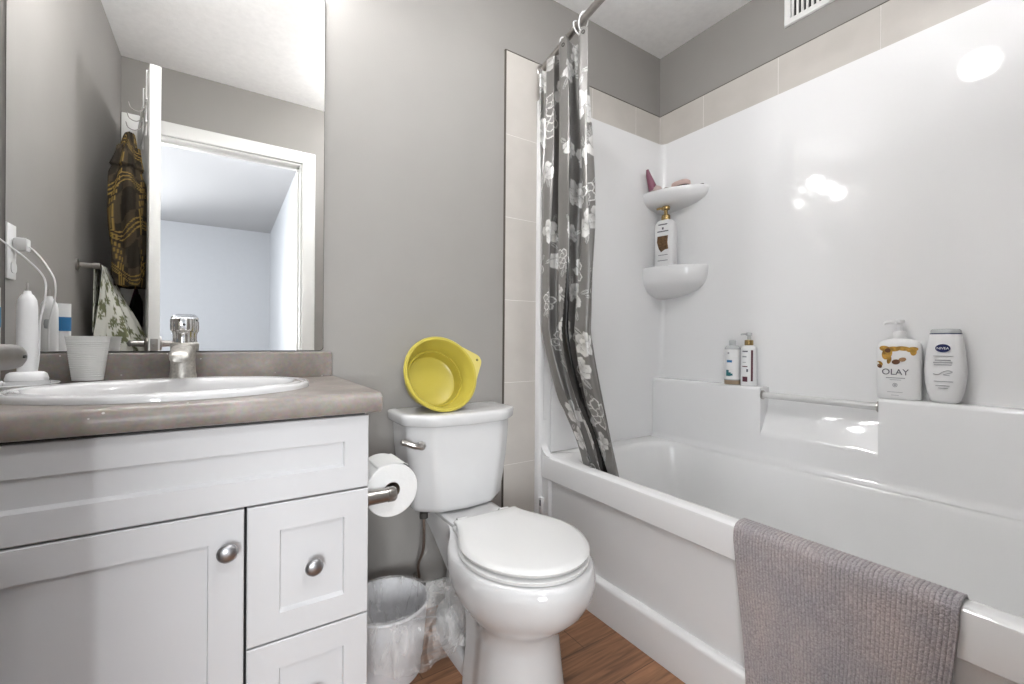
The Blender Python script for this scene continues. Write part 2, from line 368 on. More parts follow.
# ---------------------------------------------------------------- tile strip and band on the walls around the shower
ZT, ZB, XT0 = 2.131, 1.972, 0.932
TD = 0.009
bm = bmesh.new()
box(bm, XT0, 1.104, -TD+0.0006, 0, 0, ZT-0.002)
box(bm, 1.104, XR-0.0, -TD+0.0006, 0, ZB, ZT-0.002)
struct(fin('trim_3', bm, M['grout']))
bm = bmesh.new()
zs = [0.0, 0.135, 0.468, 0.80, 1.132, 1.464, 1.796, ZT]
for a, b in zip(zs, zs[1:]): box(bm, XT0+0.002, 1.107, -TD, -0.0005, a+0.0012, b-0.0012)
xs = [1.110, 1.402, 1.694, XR-TD]
for a, b in zip(xs, xs[1:]): box(bm, a+0.0012, b-0.0012, -TD, -0.0005, ZB, ZT-0.001)
struct(fin('wall_tiles_back', bm, M['tile'], bevel=0.0008, seg=1))
bm = bmesh.new(); box(bm, XR-TD+0.0006, XR, YB, -TD, ZB, ZT-0.002); struct(fin('trim_4', bm, M['grout']))
bm = bmesh.new(); ys = [-TD]; y = -0.255
while y > YB: ys.append(y); y -= 0.333
ys.append(YB)
for a, b in zip(ys, ys[1:]): box(bm, XR-TD, XR-0.0005, b+0.0012, a-0.0012, ZB, ZT-0.001)
struct(fin('wall_tiles_right', bm, M['tile'], bevel=0.0008, seg=1))
bm = bmesh.new()
box(bm, XT0-0.0025, XT0+0.001, -TD-0.001, 0, 0, ZT+0.0015)
box(bm, XT0-0.004, XR-TD, -TD-0.001, 0, ZT-0.0005, ZT+0.0015); box(bm, XR-TD-0.001, XR, YB, -TD, ZT-0.0005, ZT+0.0015)
struct(fin('trim_5', bm, M['tiletrim']))

# ---------------------------------------------------------------- bedroom door, swung open into the room
door = struct(empty('door_1', (0, 0, 0)))
HX, HY = -0.378, -1.548; LX, LY = -0.2405, -0.782
dvec = Vector((LX-HX, LY-HY, 0)); dlen = dvec.length; du = dvec.normalized(); dn = Vector((du.y, -du.x, 0))   # dn points towards +x
def dpt(a, n, z): p = Vector((HX, HY, 0)) + du*a + dn*n; return Vector((p.x, p.y, z))
def dbox(bm, a0, a1, n0, n1, z0, z1):
    vs = [bm.verts.new(dpt(a, n, z)) for z in (z0, z1) for n in (n0, n1) for a in (a0, a1)]
    for f in ((0, 2, 3, 1), (4, 5, 7, 6), (0, 1, 5, 4), (2, 6, 7, 3), (0, 4, 6, 2), (1, 3, 7, 5)): bm.faces.new([vs[i] for i in f])
bm = bmesh.new(); dbox(bm, 0, dlen, -0.018, 0.018, 0.012, 2.064); o = fin('door_slab', bm, M['trim'], door, bevel=0.0015)
bm = bmesh.new(); dbox(bm, dlen-0.001, dlen+0.0015, -0.012, 0.012, 0.915, 0.965); fin('latch_plate', bm, M['steel'], door, bevel=0.001)
bm = bmesh.new(); lathe(bm, [(0.007, 0), (0.007, 0.011), (0.004, 0.012)], dpt(dlen, 0, 0.94), du, 14); fin('latch_bolt', bm, M['steel'], door)
for side in (1, -1):
    h = empty('door_handle'); h.parent = door; ap = dlen-0.050; zz = 0.946
    bm = bmesh.new(); lathe(bm, [(0.031, 0), (0.031, 0.004), (0.027, 0.009), (0.014, 0.011), (0.0115, 0.050)], dpt(ap, 0.018*side, zz), dn*side, 28); fin('rosette', bm, M['steel'], h)
    # lever: rounded hub at the end, blade running back towards the hinges
    rings = []
    prof = [(0.0125, 0.002), (0.010, 0.007), (0.004, 0.0095), (-0.006, 0.0105), (-0.03, 0.0105), (-0.06, 0.010), (-0.09, 0.0095), (-0.108, 0.008), (-0.114, 0.003)]
    c0 = 0.018+0.054
    for a, r in prof:
        rings.append([dpt(ap + a, side*(c0 + r*0.80*math.cos(t)), zz + r*1.22*math.sin(t)) for t in [2*PI*k/20 for k in range(20)]])
    bm = bmesh.new(); loft(bm, rings); fin('lever', bm, M['gunmetal'], h, weld=True)
    bm = bmesh.new(); lathe(bm, [(0.0016, 0), (0.0016, 0.003)], dpt(ap-0.002, side*(c0+0.0068), zz), dn*side, 10); fin('pin_hole', bm, M['black'], h)
for z in (0.25, 1.05, 1.85):
    bm = bmesh.new(); lathe(bm, [(0.006, 0), (0.006, 0.09)], (HX-0.003, HY+0.003, z), (0, 0, 1), 10); fin('hinge', bm, M['steel'], door)

# ---------------------------------------------------------------- vanity cabinet
van = thing('vanity_cabinet', 'white shaker vanity cabinet with one door and stacked drawers under the sink', 'cabinet')
bm = bmesh.new(); box(bm, XL+0.003, 0.266, -0.484, -0.003, 0.10, 0.806); fin('carcass', bm, M['cab'], van, bevel=0.001)
bx('toe_kick', XL+0.003, 0.262, -0.42, -0.02, 0.0, 0.10, M['cab'], van)
bx('gap_backing', XL+0.006, 0.262, -0.4865, -0.4842, 0.104, 0.803, M['gap'], van)
def shaker(name, x0, x1, z0, z1, sl, sr, st, sb, parent, yf=-0.506, yb=-0.4868, dep=0.008, slope=0.006):
    bm = bmesh.new()
    def rc(a, b, c, d, y): return [Vector((a, y, c)), Vector((b, y, c)), Vector((b, y, d)), Vector((a, y, d))]
    e = 0.0018
    R = [rc(x0, x1, z0, z1, yb), rc(x0, x1, z0, z1, yf+e), rc(x0+e, x1-e, z0+e, z1-e, yf),
         rc(x0+sl, x1-sr, z0+sb, z1-st, yf), rc(x0+sl+slope*0.35, x1-sr-slope*0.35, z0+sb+slope, z1-st-slope*0.35, yf+dep)]
    loft(bm, R); return fin(name, bm, M['cab'], parent, smooth=False)
def knob(parent, x, z):
    bm = bmesh.new()
    lathe(bm, [(0.0055, -0.002), (0.0055, 0.012), (0.010, 0.015), (0.0165, 0.019), (0.0175, 0.022), (0.0165, 0.0255), (0.012, 0.0290), (0.005, 0.0308), (0.0008, 0.0312)], (x, -0.506, z), (0, -1, 0), 32)
    return fin('knob', bm, M['knob'], parent)
shaker('false_drawer_front', XL+0.006, 0.266, 0.6425, 0.800, 0.05, 0.051, 0.053, 0.050, van)
d = shaker('cabinet_door', XL+0.006, 0.0315, 0.108, 0.6385, 0.056, 0.056, 0.056, 0.056, van); knob(d, 0.0045, 0.570)
d = shaker('drawer', 0.0365, 0.266, 0.3665, 0.6385, 0.056, 0.050, 0.054, 0.052, van); knob(d, 0.153, 0.503)
d = shaker('drawer', 0.0365, 0.266, 0.108, 0.3625, 0.056, 0.050, 0.054, 0.052, van); knob(d, 0.153, 0.236)

# countertop with post-formed front edge and backsplash
ct = thing('countertop', 'taupe mottled laminate vanity countertop with rounded front edge', 'countertop')
SX, SY, SA, SB = -0.091, -0.282, 0.267, 0.212
N_ = 64
prof = [(-0.002, 0.808), (-0.525, 0.808), (-0.532, 0.811), (-0.5355, 0.818), (-0.5365, 0.829), (-0.5345, 0.840), (-0.529, 0.848), (-0.519, 0.8518), (-0.50, 0.852)]
bm = bmesh.new()
# edge part: profile strip along x
xs = [XL+0.002, 0.289-0.004, 0.289]
rings = []
pl = prof
for x, ins in ((XL+0.002, 0), (0.286, 0), (0.289, 0.003)):
    rings.append([Vector((x, p[0] + (ins if p[0] < -0.5 else 0), p[1] + (ins if p[1] < 0.82 else (-ins if p[1] > 0.845 else 0)))) for p in pl])
R = loft(bm, rings, cap0=True, cap1=True, closed=False)
# top slab with an oval hole for the sink
hole = [(SX + (SA-0.022)*math.cos(2*PI*i/N_), SY + (SB-0.022)*math.sin(2*PI*i/N_)) for i in range(N_)]
x0, x1, y0, y1 = XL+0.002, 0.286, -0.50, -0.002
def ray_rect(px, py):
    dx, dy = px-SX, py-SY; ts = []
    if dx > 0: ts.append((x1-SX)/dx)
    if dx < 0: ts.append((x0-SX)/dx)
    if dy > 0: ts.append((y1-SY)/dy)
    if dy < 0: ts.append((y0-SY)/dy)
    t = min(t for t in ts if t > 0); return (SX+dx*t, SY+dy*t)
angs = sorted([2*PI*i/N_ for i in range(N_)] + [math.atan2(y-SY, x-SX) % (2*PI) for x in (x0, x1) for y in (y0, y1)])
A, B = [], []
for a in angs:
    c, s = math.cos(a), math.sin(a)
    A.append(bm.verts.new((SX+(SA-0.022)*c, SY+(SB-0.022)*s, 0.852))); q = ray_rect(SX+c, SY+s); B.append(bm.verts.new((q[0], q[1], 0.852)))
for i in range(len(angs)): bm.faces.new((A[i], A[(i+1) % len(A)], B[(i+1) % len(B)], B[i]))
v = [bm.verts.new(p) for p in ((0.286, -0.50, 0.852), (0.289, -0.50, 0.849), (0.289, -0.002, 0.849), (0.286, -0.002, 0.852), (0.289, -0.50, 0.811), (0.289, -0.002, 0.811))]
bm.faces.new((v[0], v[1], v[2], v[3])); bm.faces.new((v[1], v[4], v[5], v[2]))
fin('worktop', bm, M['counter'], ct)
bx('backsplash', XL+0.002, 0.282, -0.022, -0.001, 0.851, 0.928, M['counter'], ct, bevel=0.004, seg=3)

# oval drop-in basin
sk = thing('sink', 'white oval drop-in sink set in the taupe countertop', 'sink')
prof = [(1.0, 0.8525), (1.0, 0.858), (0.992, 0.8635), (0.975, 0.866), (0.955, 0.8645), (0.935, 0.8625), (0.915, 0.865), (0.89, 0.8665), (0.865, 0.8655), (0.85, 0.861), (0.835, 0.85), (0.80, 0.82), (0.74, 0.78), (0.62, 0.745), (0.42, 0.725), (0.2, 0.715), (0.09, 0.713)]
n = 72; rings = []
for k, z in prof:
    r = []
    for i in range(n):
        t = 2*PI*i/n; a = SA*k; b = SB*k
        cy = SY
        if k < 0.9: cy = SY - 0.018*(0.9-k)/0.1 if k > 0.8 else SY - 0.018; b = b - (0.02 if k < 0.86 else 0.02*(0.9-k)/0.04)*min(1, k)
        r.append(Vector((SX + a*math.cos(t), cy + b*math.sin(t), z)))
    rings.append(r)
bm = bmesh.new(); loft(bm, rings, False, True); fin('basin', bm, M['porcelain'], sk, angle=60)
bm = bmesh.new(); lathe(bm, [(0.024, 0), (0.024, 0.003), (0.018, 0.004), (0.004, 0.002)], (SX, SY-0.018, 0.7135), n=24); fin('drain', bm, M['chrome'], sk)

# faucet
fa = thing('faucet', 'water-spotted chrome single-lever faucet standing behind the sink', 'faucet')
FX, FY = -0.091, -0.088
bm = bmesh.new()
loft(bm, [superell(FX, FY, a, b, z, 32, e) for a, b, z, e in ((0.029, 0.027, 0.866, 2), (0.029, 0.027, 0.870, 2), (0.0265, 0.026, 0.885, 2.2), (0.0255, 0.026, 0.91, 2.4), (0.0262, 0.026, 0.94, 2.6), (0.0268, 0.026, 0.951, 2.6), (0.025, 0.025, 0.954, 2.6), (0.021, 0.021, 0.957, 2.3))])
fin('body', bm, M['dullchrome'], fa)
bm = bmesh.new()
rings = []
for yy, zz, a, b in ((0.0, 0.936, 0.021, 0.013), (-0.03, 0.938, 0.021, 0.013), (-0.07, 0.934, 0.0205, 0.012), (-0.105, 0.926, 0.020, 0.011), (-0.118, 0.920, 0.0185, 0.010), (-0.122, 0.917, 0.012, 0.006)):
    rings.append([Vector((FX + a*math.copysign(abs(math.cos(t))**0.7, math.cos(t)), FY + yy, zz + b*math.copysign(abs(math.sin(t))**0.7, math.sin(t)))) for t in [2*PI*k/24 for k in range(24)]])
loft(bm, rings); fin('spout', bm, M['dullchrome'], fa)
bm = bmesh.new(); lathe(bm, [(0.0225, 0), (0.0215, 0.008), (0.0215, 0.020), (0.024, 0.030)], (FX, FY, 0.956), n=28); fin('neck', bm, M['chrome'], fa)
bm = bmesh.new()
loft(bm, [superell(FX, FY-0.004, a, b, z, 32, 2.6) for a, b, z in ((0.022, 0.024, 0.984), (0.026, 0.028, 0.986), (0.0265, 0.029, 0.990), (0.0265, 0.029, 1.012), (0.0255, 0.028, 1.016), (0.018, 0.02, 1.017))])
loft(bm, [[Vector((FX + a, FY + y, z + dz)) for a, dz in ((-0.020*w_, 0), (0.020*w_, 0), (0.024*w_, 0.003), (0.020*w_, 0.0065), (-0.020*w_, 0.0065), (-0.024*w_, 0.003))] for y, z, w_ in ((-0.020, 1.014, 0.9), (0.0, 1.0165, 1.1), (0.04, 1.021, 1.1), (0.07, 1.025, 1.0), (0.078, 1.026, 0.8))][::-1])
fin('lever', bm, M['chrome'], fa)
bm = bmesh.new(); lathe(bm, [(0.003, 0), (0.003, 0.002)], (FX+0.004, FY-0.0325, 1.001), (0, -1, 0), 12); fin('set_screw', bm, M['black'], fa)

# ---------------------------------------------------------------- mirror
mi = thing('wall_mirror', 'large frameless bathroom mirror with rounded corners above the backsplash', 'mirror')
out = [(p.x, p.y) for p in rrect(-0.427, 0.2585, 0.9315, 2.042, 0.010, 0)]
bm = bmesh.new(); prism(bm, out, 'y', -0.0045, -0.0005); fin('mirror_backing', bm, M['mirror_edge'], mi, smooth=False)
out = [(p.x, p.y) for p in rrect(-0.4255, 0.257, 0.933, 2.0405, 0.011, 0)]
bm = bmesh.new(); prism(bm, out, 'y', -0.0062, -0.0046); fin('mirror_glass', bm, M['mirror'], mi, smooth=False)

# vanity light bar over the mirror (just above the picture, lights the room)
vl = thing('vanity_light', 'three-globe vanity light bar above the mirror', 'light fixture')
bx('back_bar', -0.40, 0.22, -0.03, -0.001, 2.10, 2.18, M['chrome'], vl, bevel=0.004)
for x in (-0.30, -0.09, 0.12):
    bm = bmesh.new(); lathe(bm, [(0.014, 0), (0.014, 0.05), (0.022, 0.06)], (x, -0.028, 2.14), (0, -1, 0), 16); arm = fin('lamp_arm', bm, M['chrome'], vl)
    bm = bmesh.new(); bmesh.ops.create_uvsphere(bm, u_segments=24, v_segments=14, radius=0.037, matrix=Matrix.Translation((x, -0.128, 2.14))); fin('globe', bm, M['bulb'], arm)
cl = thing('ceiling_light', 'frosted globe light hanging on a short stem from the bathroom ceiling', 'light fixture')  # invented globe out of view, added to brighten walls, ceiling and tub
bm = bmesh.new(); lathe(bm, [(0.06, 0), (0.06, 0.012), (0.05, 0.02), (0.012, 0.026), (0.012, 0.075), (0.04, 0.085)], (0.80, -1.00, 2.439), (0, 0, -1), 30); fin('stem', bm, M['chrome'], cl)
bm = bmesh.new(); bmesh.ops.create_uvsphere(bm, u_segments=28, v_segments=16, radius=0.058, matrix=Matrix.Translation((0.80, -1.00, 2.27))); fin('globe', bm, M['dome'], cl)

hl = thing('bedroom_ceiling_light', 'frosted globe light on the bedroom ceiling just beyond the doorway', 'light fixture')  # invented globe hidden by the door header, added as frontal fill
bm = bmesh.new(); lathe(bm, [(0.06, 0), (0.06, 0.012), (0.012, 0.02), (0.012, 0.03)], (0.14, -2.10, 2.439), (0, 0, -1), 30); fin('stem', bm, M['chrome'], hl)
bm = bmesh.new(); bmesh.ops.create_uvsphere(bm, u_segments=28, v_segments=16, radius=0.09, matrix=Matrix.Translation((0.14, -2.10, 2.325))); fin('globe', bm, M['halldome'], hl)

# ---------------------------------------------------------------- things on the counter
tb = thing('electric_toothbrush', 'white electric toothbrush handle standing on its charger at the left end of the counter', 'toothbrush')
BXc, BYc = -0.3705, -0.078
bm = bmesh.new(); loft(bm, [superell(BXc, BYc, a, b, z, 28, 2.2) for a, b, z in ((0.0145, 0.0145, 0.884), (0.0155, 0.0155, 0.89), (0.0165, 0.0165, 0.94), (0.0165, 0.0165, 1.0), (0.016, 0.016, 1.035), (0.0145, 0.0145, 1.050), (0.010, 0.010, 1.060), (0.0065, 0.0065, 1.064), (0.0055, 0.0055, 1.070))]); fin('handle', bm, M['wplastic'], tb)
bm = bmesh.new(); lathe(bm, [(0.0022, 0), (0.0018, 0.018), (0.001, 0.019)], (BXc, BYc, 1.069), n=10); fin('brush_shaft', bm, M['steel'], tb)
bm = bmesh.new(); loft(bm, [superell(BXc, BYc+0.0135+k, a, a*0.4, z, 16, 2) for k, a, z in ((0, 0.001, 0.985), (0.002, 0.005, 0.99), (0.0028, 0.006, 1.0), (0.002, 0.005, 1.01), (0, 0.001, 1.015))]); fin('switch', bm, M['haze'], tb)
bm = bmesh.new(); loft(bm, [superell(BXc, BYc, a, b, z, 32, 2.6) for a, b, z in ((0.033, 0.026, 0.8705), (0.034, 0.027, 0.874), (0.031, 0.025, 0.885), (0.026, 0.021, 0.889), (0.0155, 0.0155, 0.890))]); fin('charger_base', bm, M['wplastic'], tb)

tu = thing('shampoo_tube', 'white tube with a blue band, seen in the mirror beside the toothbrush', 'tube')
TX, TY = -0.383, -0.238
bm = bmesh.new(); loft(bm, [superell(TX, TY, a, b, z, 28, 2.4) for a, b, z in ((0.015, 0.013, 0.8525), (0.017, 0.014, 0.856), (0.0175, 0.014, 0.87), (0.0178, 0.013, 0.95), (0.018, 0.009, 1.03), (0.0185, 0.002, 1.062))]); fin('tube_body', bm, M['wplastic'], tu)
bm = bmesh.new(); loft(bm, [superell(TX, TY, a, b, z, 28, 2.4) for a, b, z in ((0.0182, 0.0126, 0.985), (0.0184, 0.0121, 1.0), (0.0186, 0.0100, 1.024))], False, False); fin('blue_band', bm, M['blueprint'], tu)

di = thing('soap_tray', 'shallow white oval tray holding the toothbrush charger at the left end of the counter', 'tray')
bm = bmesh.new(); loft(bm, [superell(-0.385, -0.115, 0.074*k, 0.085*k, z, 48, 2.2) for k, z in ((0.80, 0.8522), (0.88, 0.853), (0.97, 0.861), (1.0, 0.8665), (0.985, 0.8675), (0.94, 0.864), (0.86, 0.8582), (0.70, 0.8575))])
bm_ = bm; fin('tray_dish', bm_, M['porcelain'], di)
bm = bmesh.new(); loft(bm, [superell(BXc, BYc, 0.036, 0.029, z, 32, 2.6) for z in (0.8576, 0.8702)]); fin('raised_seat', bm, M['porcelain'], di)
so = tag(None or fin('soap_bar', (lambda b: (loft(b, [superell(-0.415, -0.152, a*0.02, a*0.014, z, 24, 2.5) for a, z in ((0.8, 0.8592), (1, 0.863), (1, 0.870), (0.75, 0.8745))]), b)[1])(bmesh.new()), M['wplastic']), 'small worn cream soap bar lying on the white tray', 'soap')

cu = thing('plastic_cup', 'ribbed translucent white plastic cup on the counter beside the faucet', 'cup')
CX, CY = -0.2695, -0.082
prof = []; zz0, zz1 = 0.8665, 0.967
CX, CY = -0.272, -0.074
zz0 = 0.8665
for i in range(0, 41):
    t = i/40; r = 0.0275 + (0.039-0.0275)*t
    if 0.06 < t < 0.93: r += 0.0005*math.cos(i*PI)
    prof.append((r, zz0 + t*(zz1-zz0)))
prof += [(0.0402, zz1+0.001), (0.0402, zz1+0.003), (0.0385, zz1+0.0032), (0.0378, zz1)]
prof += [(0.0262, zz0+0.003), (0.002, zz0+0.003)]
bm = bmesh.new(); lathe(bm, prof, (CX, CY, 0), n=40); fin('cup_wall', bm, M['cplastic'], cu, angle=30)

# outlet and charger cord on the left wall
ou = thing('wall_outlet', 'white double outlet plate on the left wall, seen in the mirror edge', 'outlet')
bm = bmesh.new(); box(bm, XL, XL+0.006, -0.185, -0.130, 1.115, 1.255); fin('cover_plate', bm, M['wplastic'], ou, bevel=0.002)
for z in (1.205, 1.145):
    bm = bmesh.new(); loft(bm, [[Vector((x, -0.165 + 0.017*math.copysign(abs(math.cos(t))**0.6, math.cos(t)), z+0.014*math.copysign(abs(math.sin(t))**0.8, math.sin(t)))) for t in [2*PI*k/20 for k in range(20)]] for x in (XL+0.005, XL+0.008)]); s_ = fin('socket', bm, M['wplastic'], ou)
cdv = thing('charger_cord', 'thin white charger cord running from the wall outlet down to the toothbrush base', 'cord')
bm = bmesh.new(); tube(bm, smooth_path([(XL+0.030, -0.165, 1.205), (-0.415, -0.15, 1.190), (-0.392, -0.115, 1.165), (-0.372, -0.075, 1.140), (-0.353, -0.045, 1.105), (-0.352, -0.040, 1.06), (-0.361, -0.038, 1.0), (-0.362, -0.039, 0.93), (-0.364, -0.047, 0.885), (-0.366, -0.053, 0.878)]), 0.0019, 8); fin('cable', bm, M['wplastic'], cdv)
bm = bmesh.new(); box(bm, XL+0.0085, XL+0.034, -0.180, -0.150, 1.188, 1.222); fin('plug', bm, M['wplastic'], cdv, bevel=0.004)

# ---------------------------------------------------------------- toilet
to = thing('toilet', 'white two-piece toilet with closed lid between vanity and bathtub', 'toilet')
TCX = 0.668
def tankring(xc, hw, yb, yf, ch, z, r=0.018):
    """plan with chamfered front corners"""
    pts = [(xc-hw, yb), (xc-hw, yf+ch*0.95), (xc-hw+ch, yf+0.006), (xc, yf-0.006), (xc+hw-ch, yf+0.006), (xc+hw, yf+ch*0.95), (xc+hw, yb)]
    out = []; n = len(pts)
    for i in range(n):
        p0, p, p1 = Vector(pts[i-1]), Vector(pts[i]), Vector(pts[(i+1) % n])
        rr = r if i not in (0, n-1) else 0.012
        if i == 3: out.append(p); continue
        a = p + (p0-p).normalized()*rr; b = p + (p1-p).normalized()*rr
        for k in range(6):
            t = k/5; out.append(a*(1-t)**2 + p*2*t*(1-t) + b*t*t)
    return [Vector((q.x, q.y, z)) for q in out]
bm = bmesh.new()
loft(bm, [tankring(TCX-0.002, hw, -0.020, yf, ch, z) for hw, yf, ch, z in ((0.145, -0.195, 0.055, 0.413), (0.157, -0.209, 0.058, 0.420), (0.163, -0.216, 0.06, 0.436), (0.172, -0.222, 0.062, 0.50), (0.180, -0.226, 0.064, 0.56), (0.187, -0.229, 0.066, 0.63), (0.191, -0.231, 0.068, 0.70))])
fin('tank', bm, M['porcelain'], to, angle=50)
bm = bmesh.new()
loft(bm, [tankring(TCX-0.002, hw, yb, yf, ch, z, 0.026) for hw, yb, yf, ch, z in ((0.193, -0.018, -0.233, 0.068, 0.6955), (0.201, -0.014, -0.242, 0.072, 0.697), (0.205, -0.012, -0.246, 0.073, 0.702), (0.207, -0.012, -0.248, 0.073, 0.722), (0.206, -0.013, -0.247, 0.073, 0.729), (0.201, -0.017, -0.242, 0.071, 0.733), (0.188, -0.028, -0.228, 0.066, 0.7345))])
fin('tank_lid', bm, M['porcelain'], to, angle=50)
# flush lever on the tank's left chamfer
lv = empty('flush_lever'); lv.parent = to
bm = bmesh.new(); lathe(bm, [(0.013, -0.004), (0.013, 0.006), (0.009, 0.010), (0.0075, 0.024), (0.004, 0.026)], (0.508, -0.207, 0.640), (-0.45, -0.9, 0), 20); fin('hub', bm, M['steel'], lv)
bm = bmesh.new(); tube(bm, smooth_path([(0.500, -0.226, 0.640), (0.482, -0.222, 0.645), (0.462, -0.213, 0.653), (0.443, -0.203, 0.658)], 5), [0.0085]*4+[0.0095]*4+[0.0095]*4+[0.009]*3+[0.005], 12); fin('arm', bm, M['steel'], lv)
def egg(xc, hw, yf, yb, hwb, z, ymid=-0.50, n=56, kb=(0.14, 0.46)):
    """pan plan: half ellipse to the front, easing to half-width hwb at the back"""
    out = []
    for i in range(n//2+1):          # front half, left to right
        t = PI + PI*i/(n//2); out.append(Vector((xc + hw*math.cos(t), ymid + (ymid-yf)*math.sin(t), z)))
    m_ = 18
    for i in range(1, m_+1):
        s = i/m_; y = ymid + (yb-ymid)*s; q = max(0, min(1, (s-kb[0])/kb[1])); k = hw + (hwb-hw)*(q*q*(3-2*q)); out.append(Vector((xc+k, y, z)))
    for i in range(m_-1+1, 0, -1):
        s = i/m_; y = ymid + (yb-ymid)*s; q = max(0, min(1, (s-kb[0])/kb[1])); k = hw + (hwb-hw)*(q*q*(3-2*q)); out.append(Vector((xc-k, y, z)))
    return out
PX = 0.681
bm = bmesh.new()
rings = [egg(PX, *r) for r in (
    (0.126, -0.620, -0.385, 0.118, 0.0), (0.124, -0.618, -0.385, 0.116, 0.03), (0.114, -0.612, -0.38, 0.106, 0.10),
    (0.108, -0.606, -0.37, 0.10, 0.17), (0.110, -0.610, -0.36, 0.10, 0.205), (0.124, -0.630, -0.31, 0.100, 0.230), (0.148, -0.666, -0.24, 0.100, 0.256),
    (0.168, -0.698, -0.18, 0.100, 0.290), (0.179, -0.716, -0.12, 0.100, 0.325), (0.182, -0.722, -0.05, 0.10, 0.358), (0.179, -0.718, -0.045, 0.10, 0.385), (0.171, -0.709, -0.048, 0.098, 0.3935), (0.150, -0.685, -0.06, 0.09, 0.395))]
loft(bm, rings)
# trapway body behind the column and the flat bolt-down foot
loft(bm, [[Vector((PX + a*math.copysign(abs(math.cos(t))**0.8, math.cos(t)), yc + b*math.sin(t), z)) for t in [2*PI*k/28 for k in range(28)]] for a, yc, b, z in ((0.066, -0.25, 0.20, 0.0), (0.062, -0.25, 0.19, 0.10), (0.058, -0.25, 0.18, 0.20), (0.075, -0.24, 0.19, 0.27), (0.10, -0.22, 0.17, 0.34))])
loft(bm, [[Vector((PX + a*(1 if True else 1)*math.copysign(abs(math.cos(t))**0.55, math.cos(t)), yc + b*math.copysign(abs(math.sin(t))**0.6, math.sin(t)), z + zt*(math.sin(t)+1)/2)) for t in [2*PI*k/36 for k in range(36)]] for a, yc, b, z, zt in ((0.107, -0.285, 0.185, 0.0, 0), (0.107, -0.285, 0.185, 0.02, 0.05), (0.103, -0.285, 0.18, 0.026, 0.055), (0.07, -0.285, 0.17, 0.034, 0.06))])
# seat deck step behind the lid
loft(bm, [rrect(PX-a, PX+a, -0.30, -0.05, 0.03, z) for a, z in ((0.092, 0.385), (0.098, 0.392), (0.098, 0.404), (0.092, 0.409))])
fin('bowl', bm, M['porcelain'], to, angle=50)
bm = bmesh.new(); lathe(bm, [(0.017, -0.004), (0.017, 0.006), (0.0155, 0.014), (0.010, 0.0195), (0.002, 0.021)], (0.598, -0.325, 0.072), (0, 0, 1), 24); fin('bolt_cap', bm, M['seat'], to)
bm = bmesh.new(); lathe(bm, [(0.017, -0.004), (0.017, 0.006), (0.0155, 0.014), (0.010, 0.0195), (0.002, 0.021)], (0.758, -0.325, 0.072), (0, 0, 1), 24); fin('bolt_cap', bm, M['seat'], to)
def lidring(hw, yf, yb, hwb, z): return egg(PX, hw, yf, yb, hwb, z, ymid=-0.50, kb=(0, 1))
bm = bmesh.new(); loft(bm, [lidring(hw, yf, -0.300, hb, z) for hw, yf, hb, z in ((0.164, -0.692, 0.104, 0.3955), (0.172, -0.700, 0.110, 0.398), (0.173, -0.701, 0.111, 0.4055), (0.168, -0.696, 0.108, 0.409))]); fin('seat', bm, M['seat'], to, angle=50)
bm = bmesh.new(); loft(bm, [lidring(hw, yf, yb, hb, z) for hw, yf, yb, hb, z in ((0.160, -0.688, -0.312, 0.100, 0.4165), (0.170, -0.698, -0.305, 0.107, 0.4175), (0.1725, -0.701, -0.303, 0.110, 0.424), (0.169, -0.697, -0.306, 0.108, 0.4295), (0.155, -0.682, -0.317, 0.10, 0.4325), (0.10, -0.62, -0.36, 0.07, 0.434))]); fin('seat_lid', bm, M['seat'], to, angle=50)
for s in (-1, 1):
    bm = bmesh.new(); lathe(bm, [(0.011, -0.016), (0.011, 0.016)], (PX+s*0.075, -0.292, 0.416), (1, 0, 0), 16); fin('hinge', bm, M['seat'], to)
for s in (-0.09, 0.085):
    bm = bmesh.new(); lathe(bm, [(0.006, 0), (0.006, 0.030)], (TCX+s, -0.10, 0.386), (0, 0, 1), 12); fin('tank_bolt', bm, M['dark'], to)
bm = bmesh.new(); lathe(bm, [(0.014, 0), (0.014, 0.018), (0.010, 0.020), (0.010, 0.045)], (0.560, -0.10, 0.370), (0, 0, 1), 16); fin('inlet_nut', bm, M['dark'], to)

sv = thing('supply_valve', 'small metal shut-off valve with braided hose on the wall left of the toilet', 'valve')
bm = bmesh.new(); tube(bm, smooth_path([(0.560, -0.10, 0.368), (0.561, -0.10, 0.33), (0.563, -0.090, 0.26), (0.556, -0.065, 0.20), (0.565, -0.047, 0.155), (0.569, -0.043, 0.135)]), 0.0048, 10); fin('braided_hose', bm, M['tube'], sv)
bm = bmesh.new(); lathe(bm, [(0.018, 0), (0.018, 0.003), (0.008, 0.005), (0.008, 0.022), (0.011, 0.024), (0.011, 0.052), (0.007, 0.054)], (0.569, -0.002, 0.120), (0, -1, 0), 18)
lathe(bm, [(0.008, 0), (0.010, 0.008), (0.008, 0.018), (0.006, 0.024)], (0.569, -0.042, 0.118), (0, 0, 1), 14); fin('valve_body', bm, M['steel'], sv)
bm = bmesh.new(); lathe(bm, [(0.010, 0), (0.013, 0.003), (0.013, 0.009), (0.008, 0.012)], (0.569, -0.055, 0.120), (0.4, -1, 0), 16, sx=1.3, sy=0.7); fin('valve_handle', bm, M['dark'], sv)

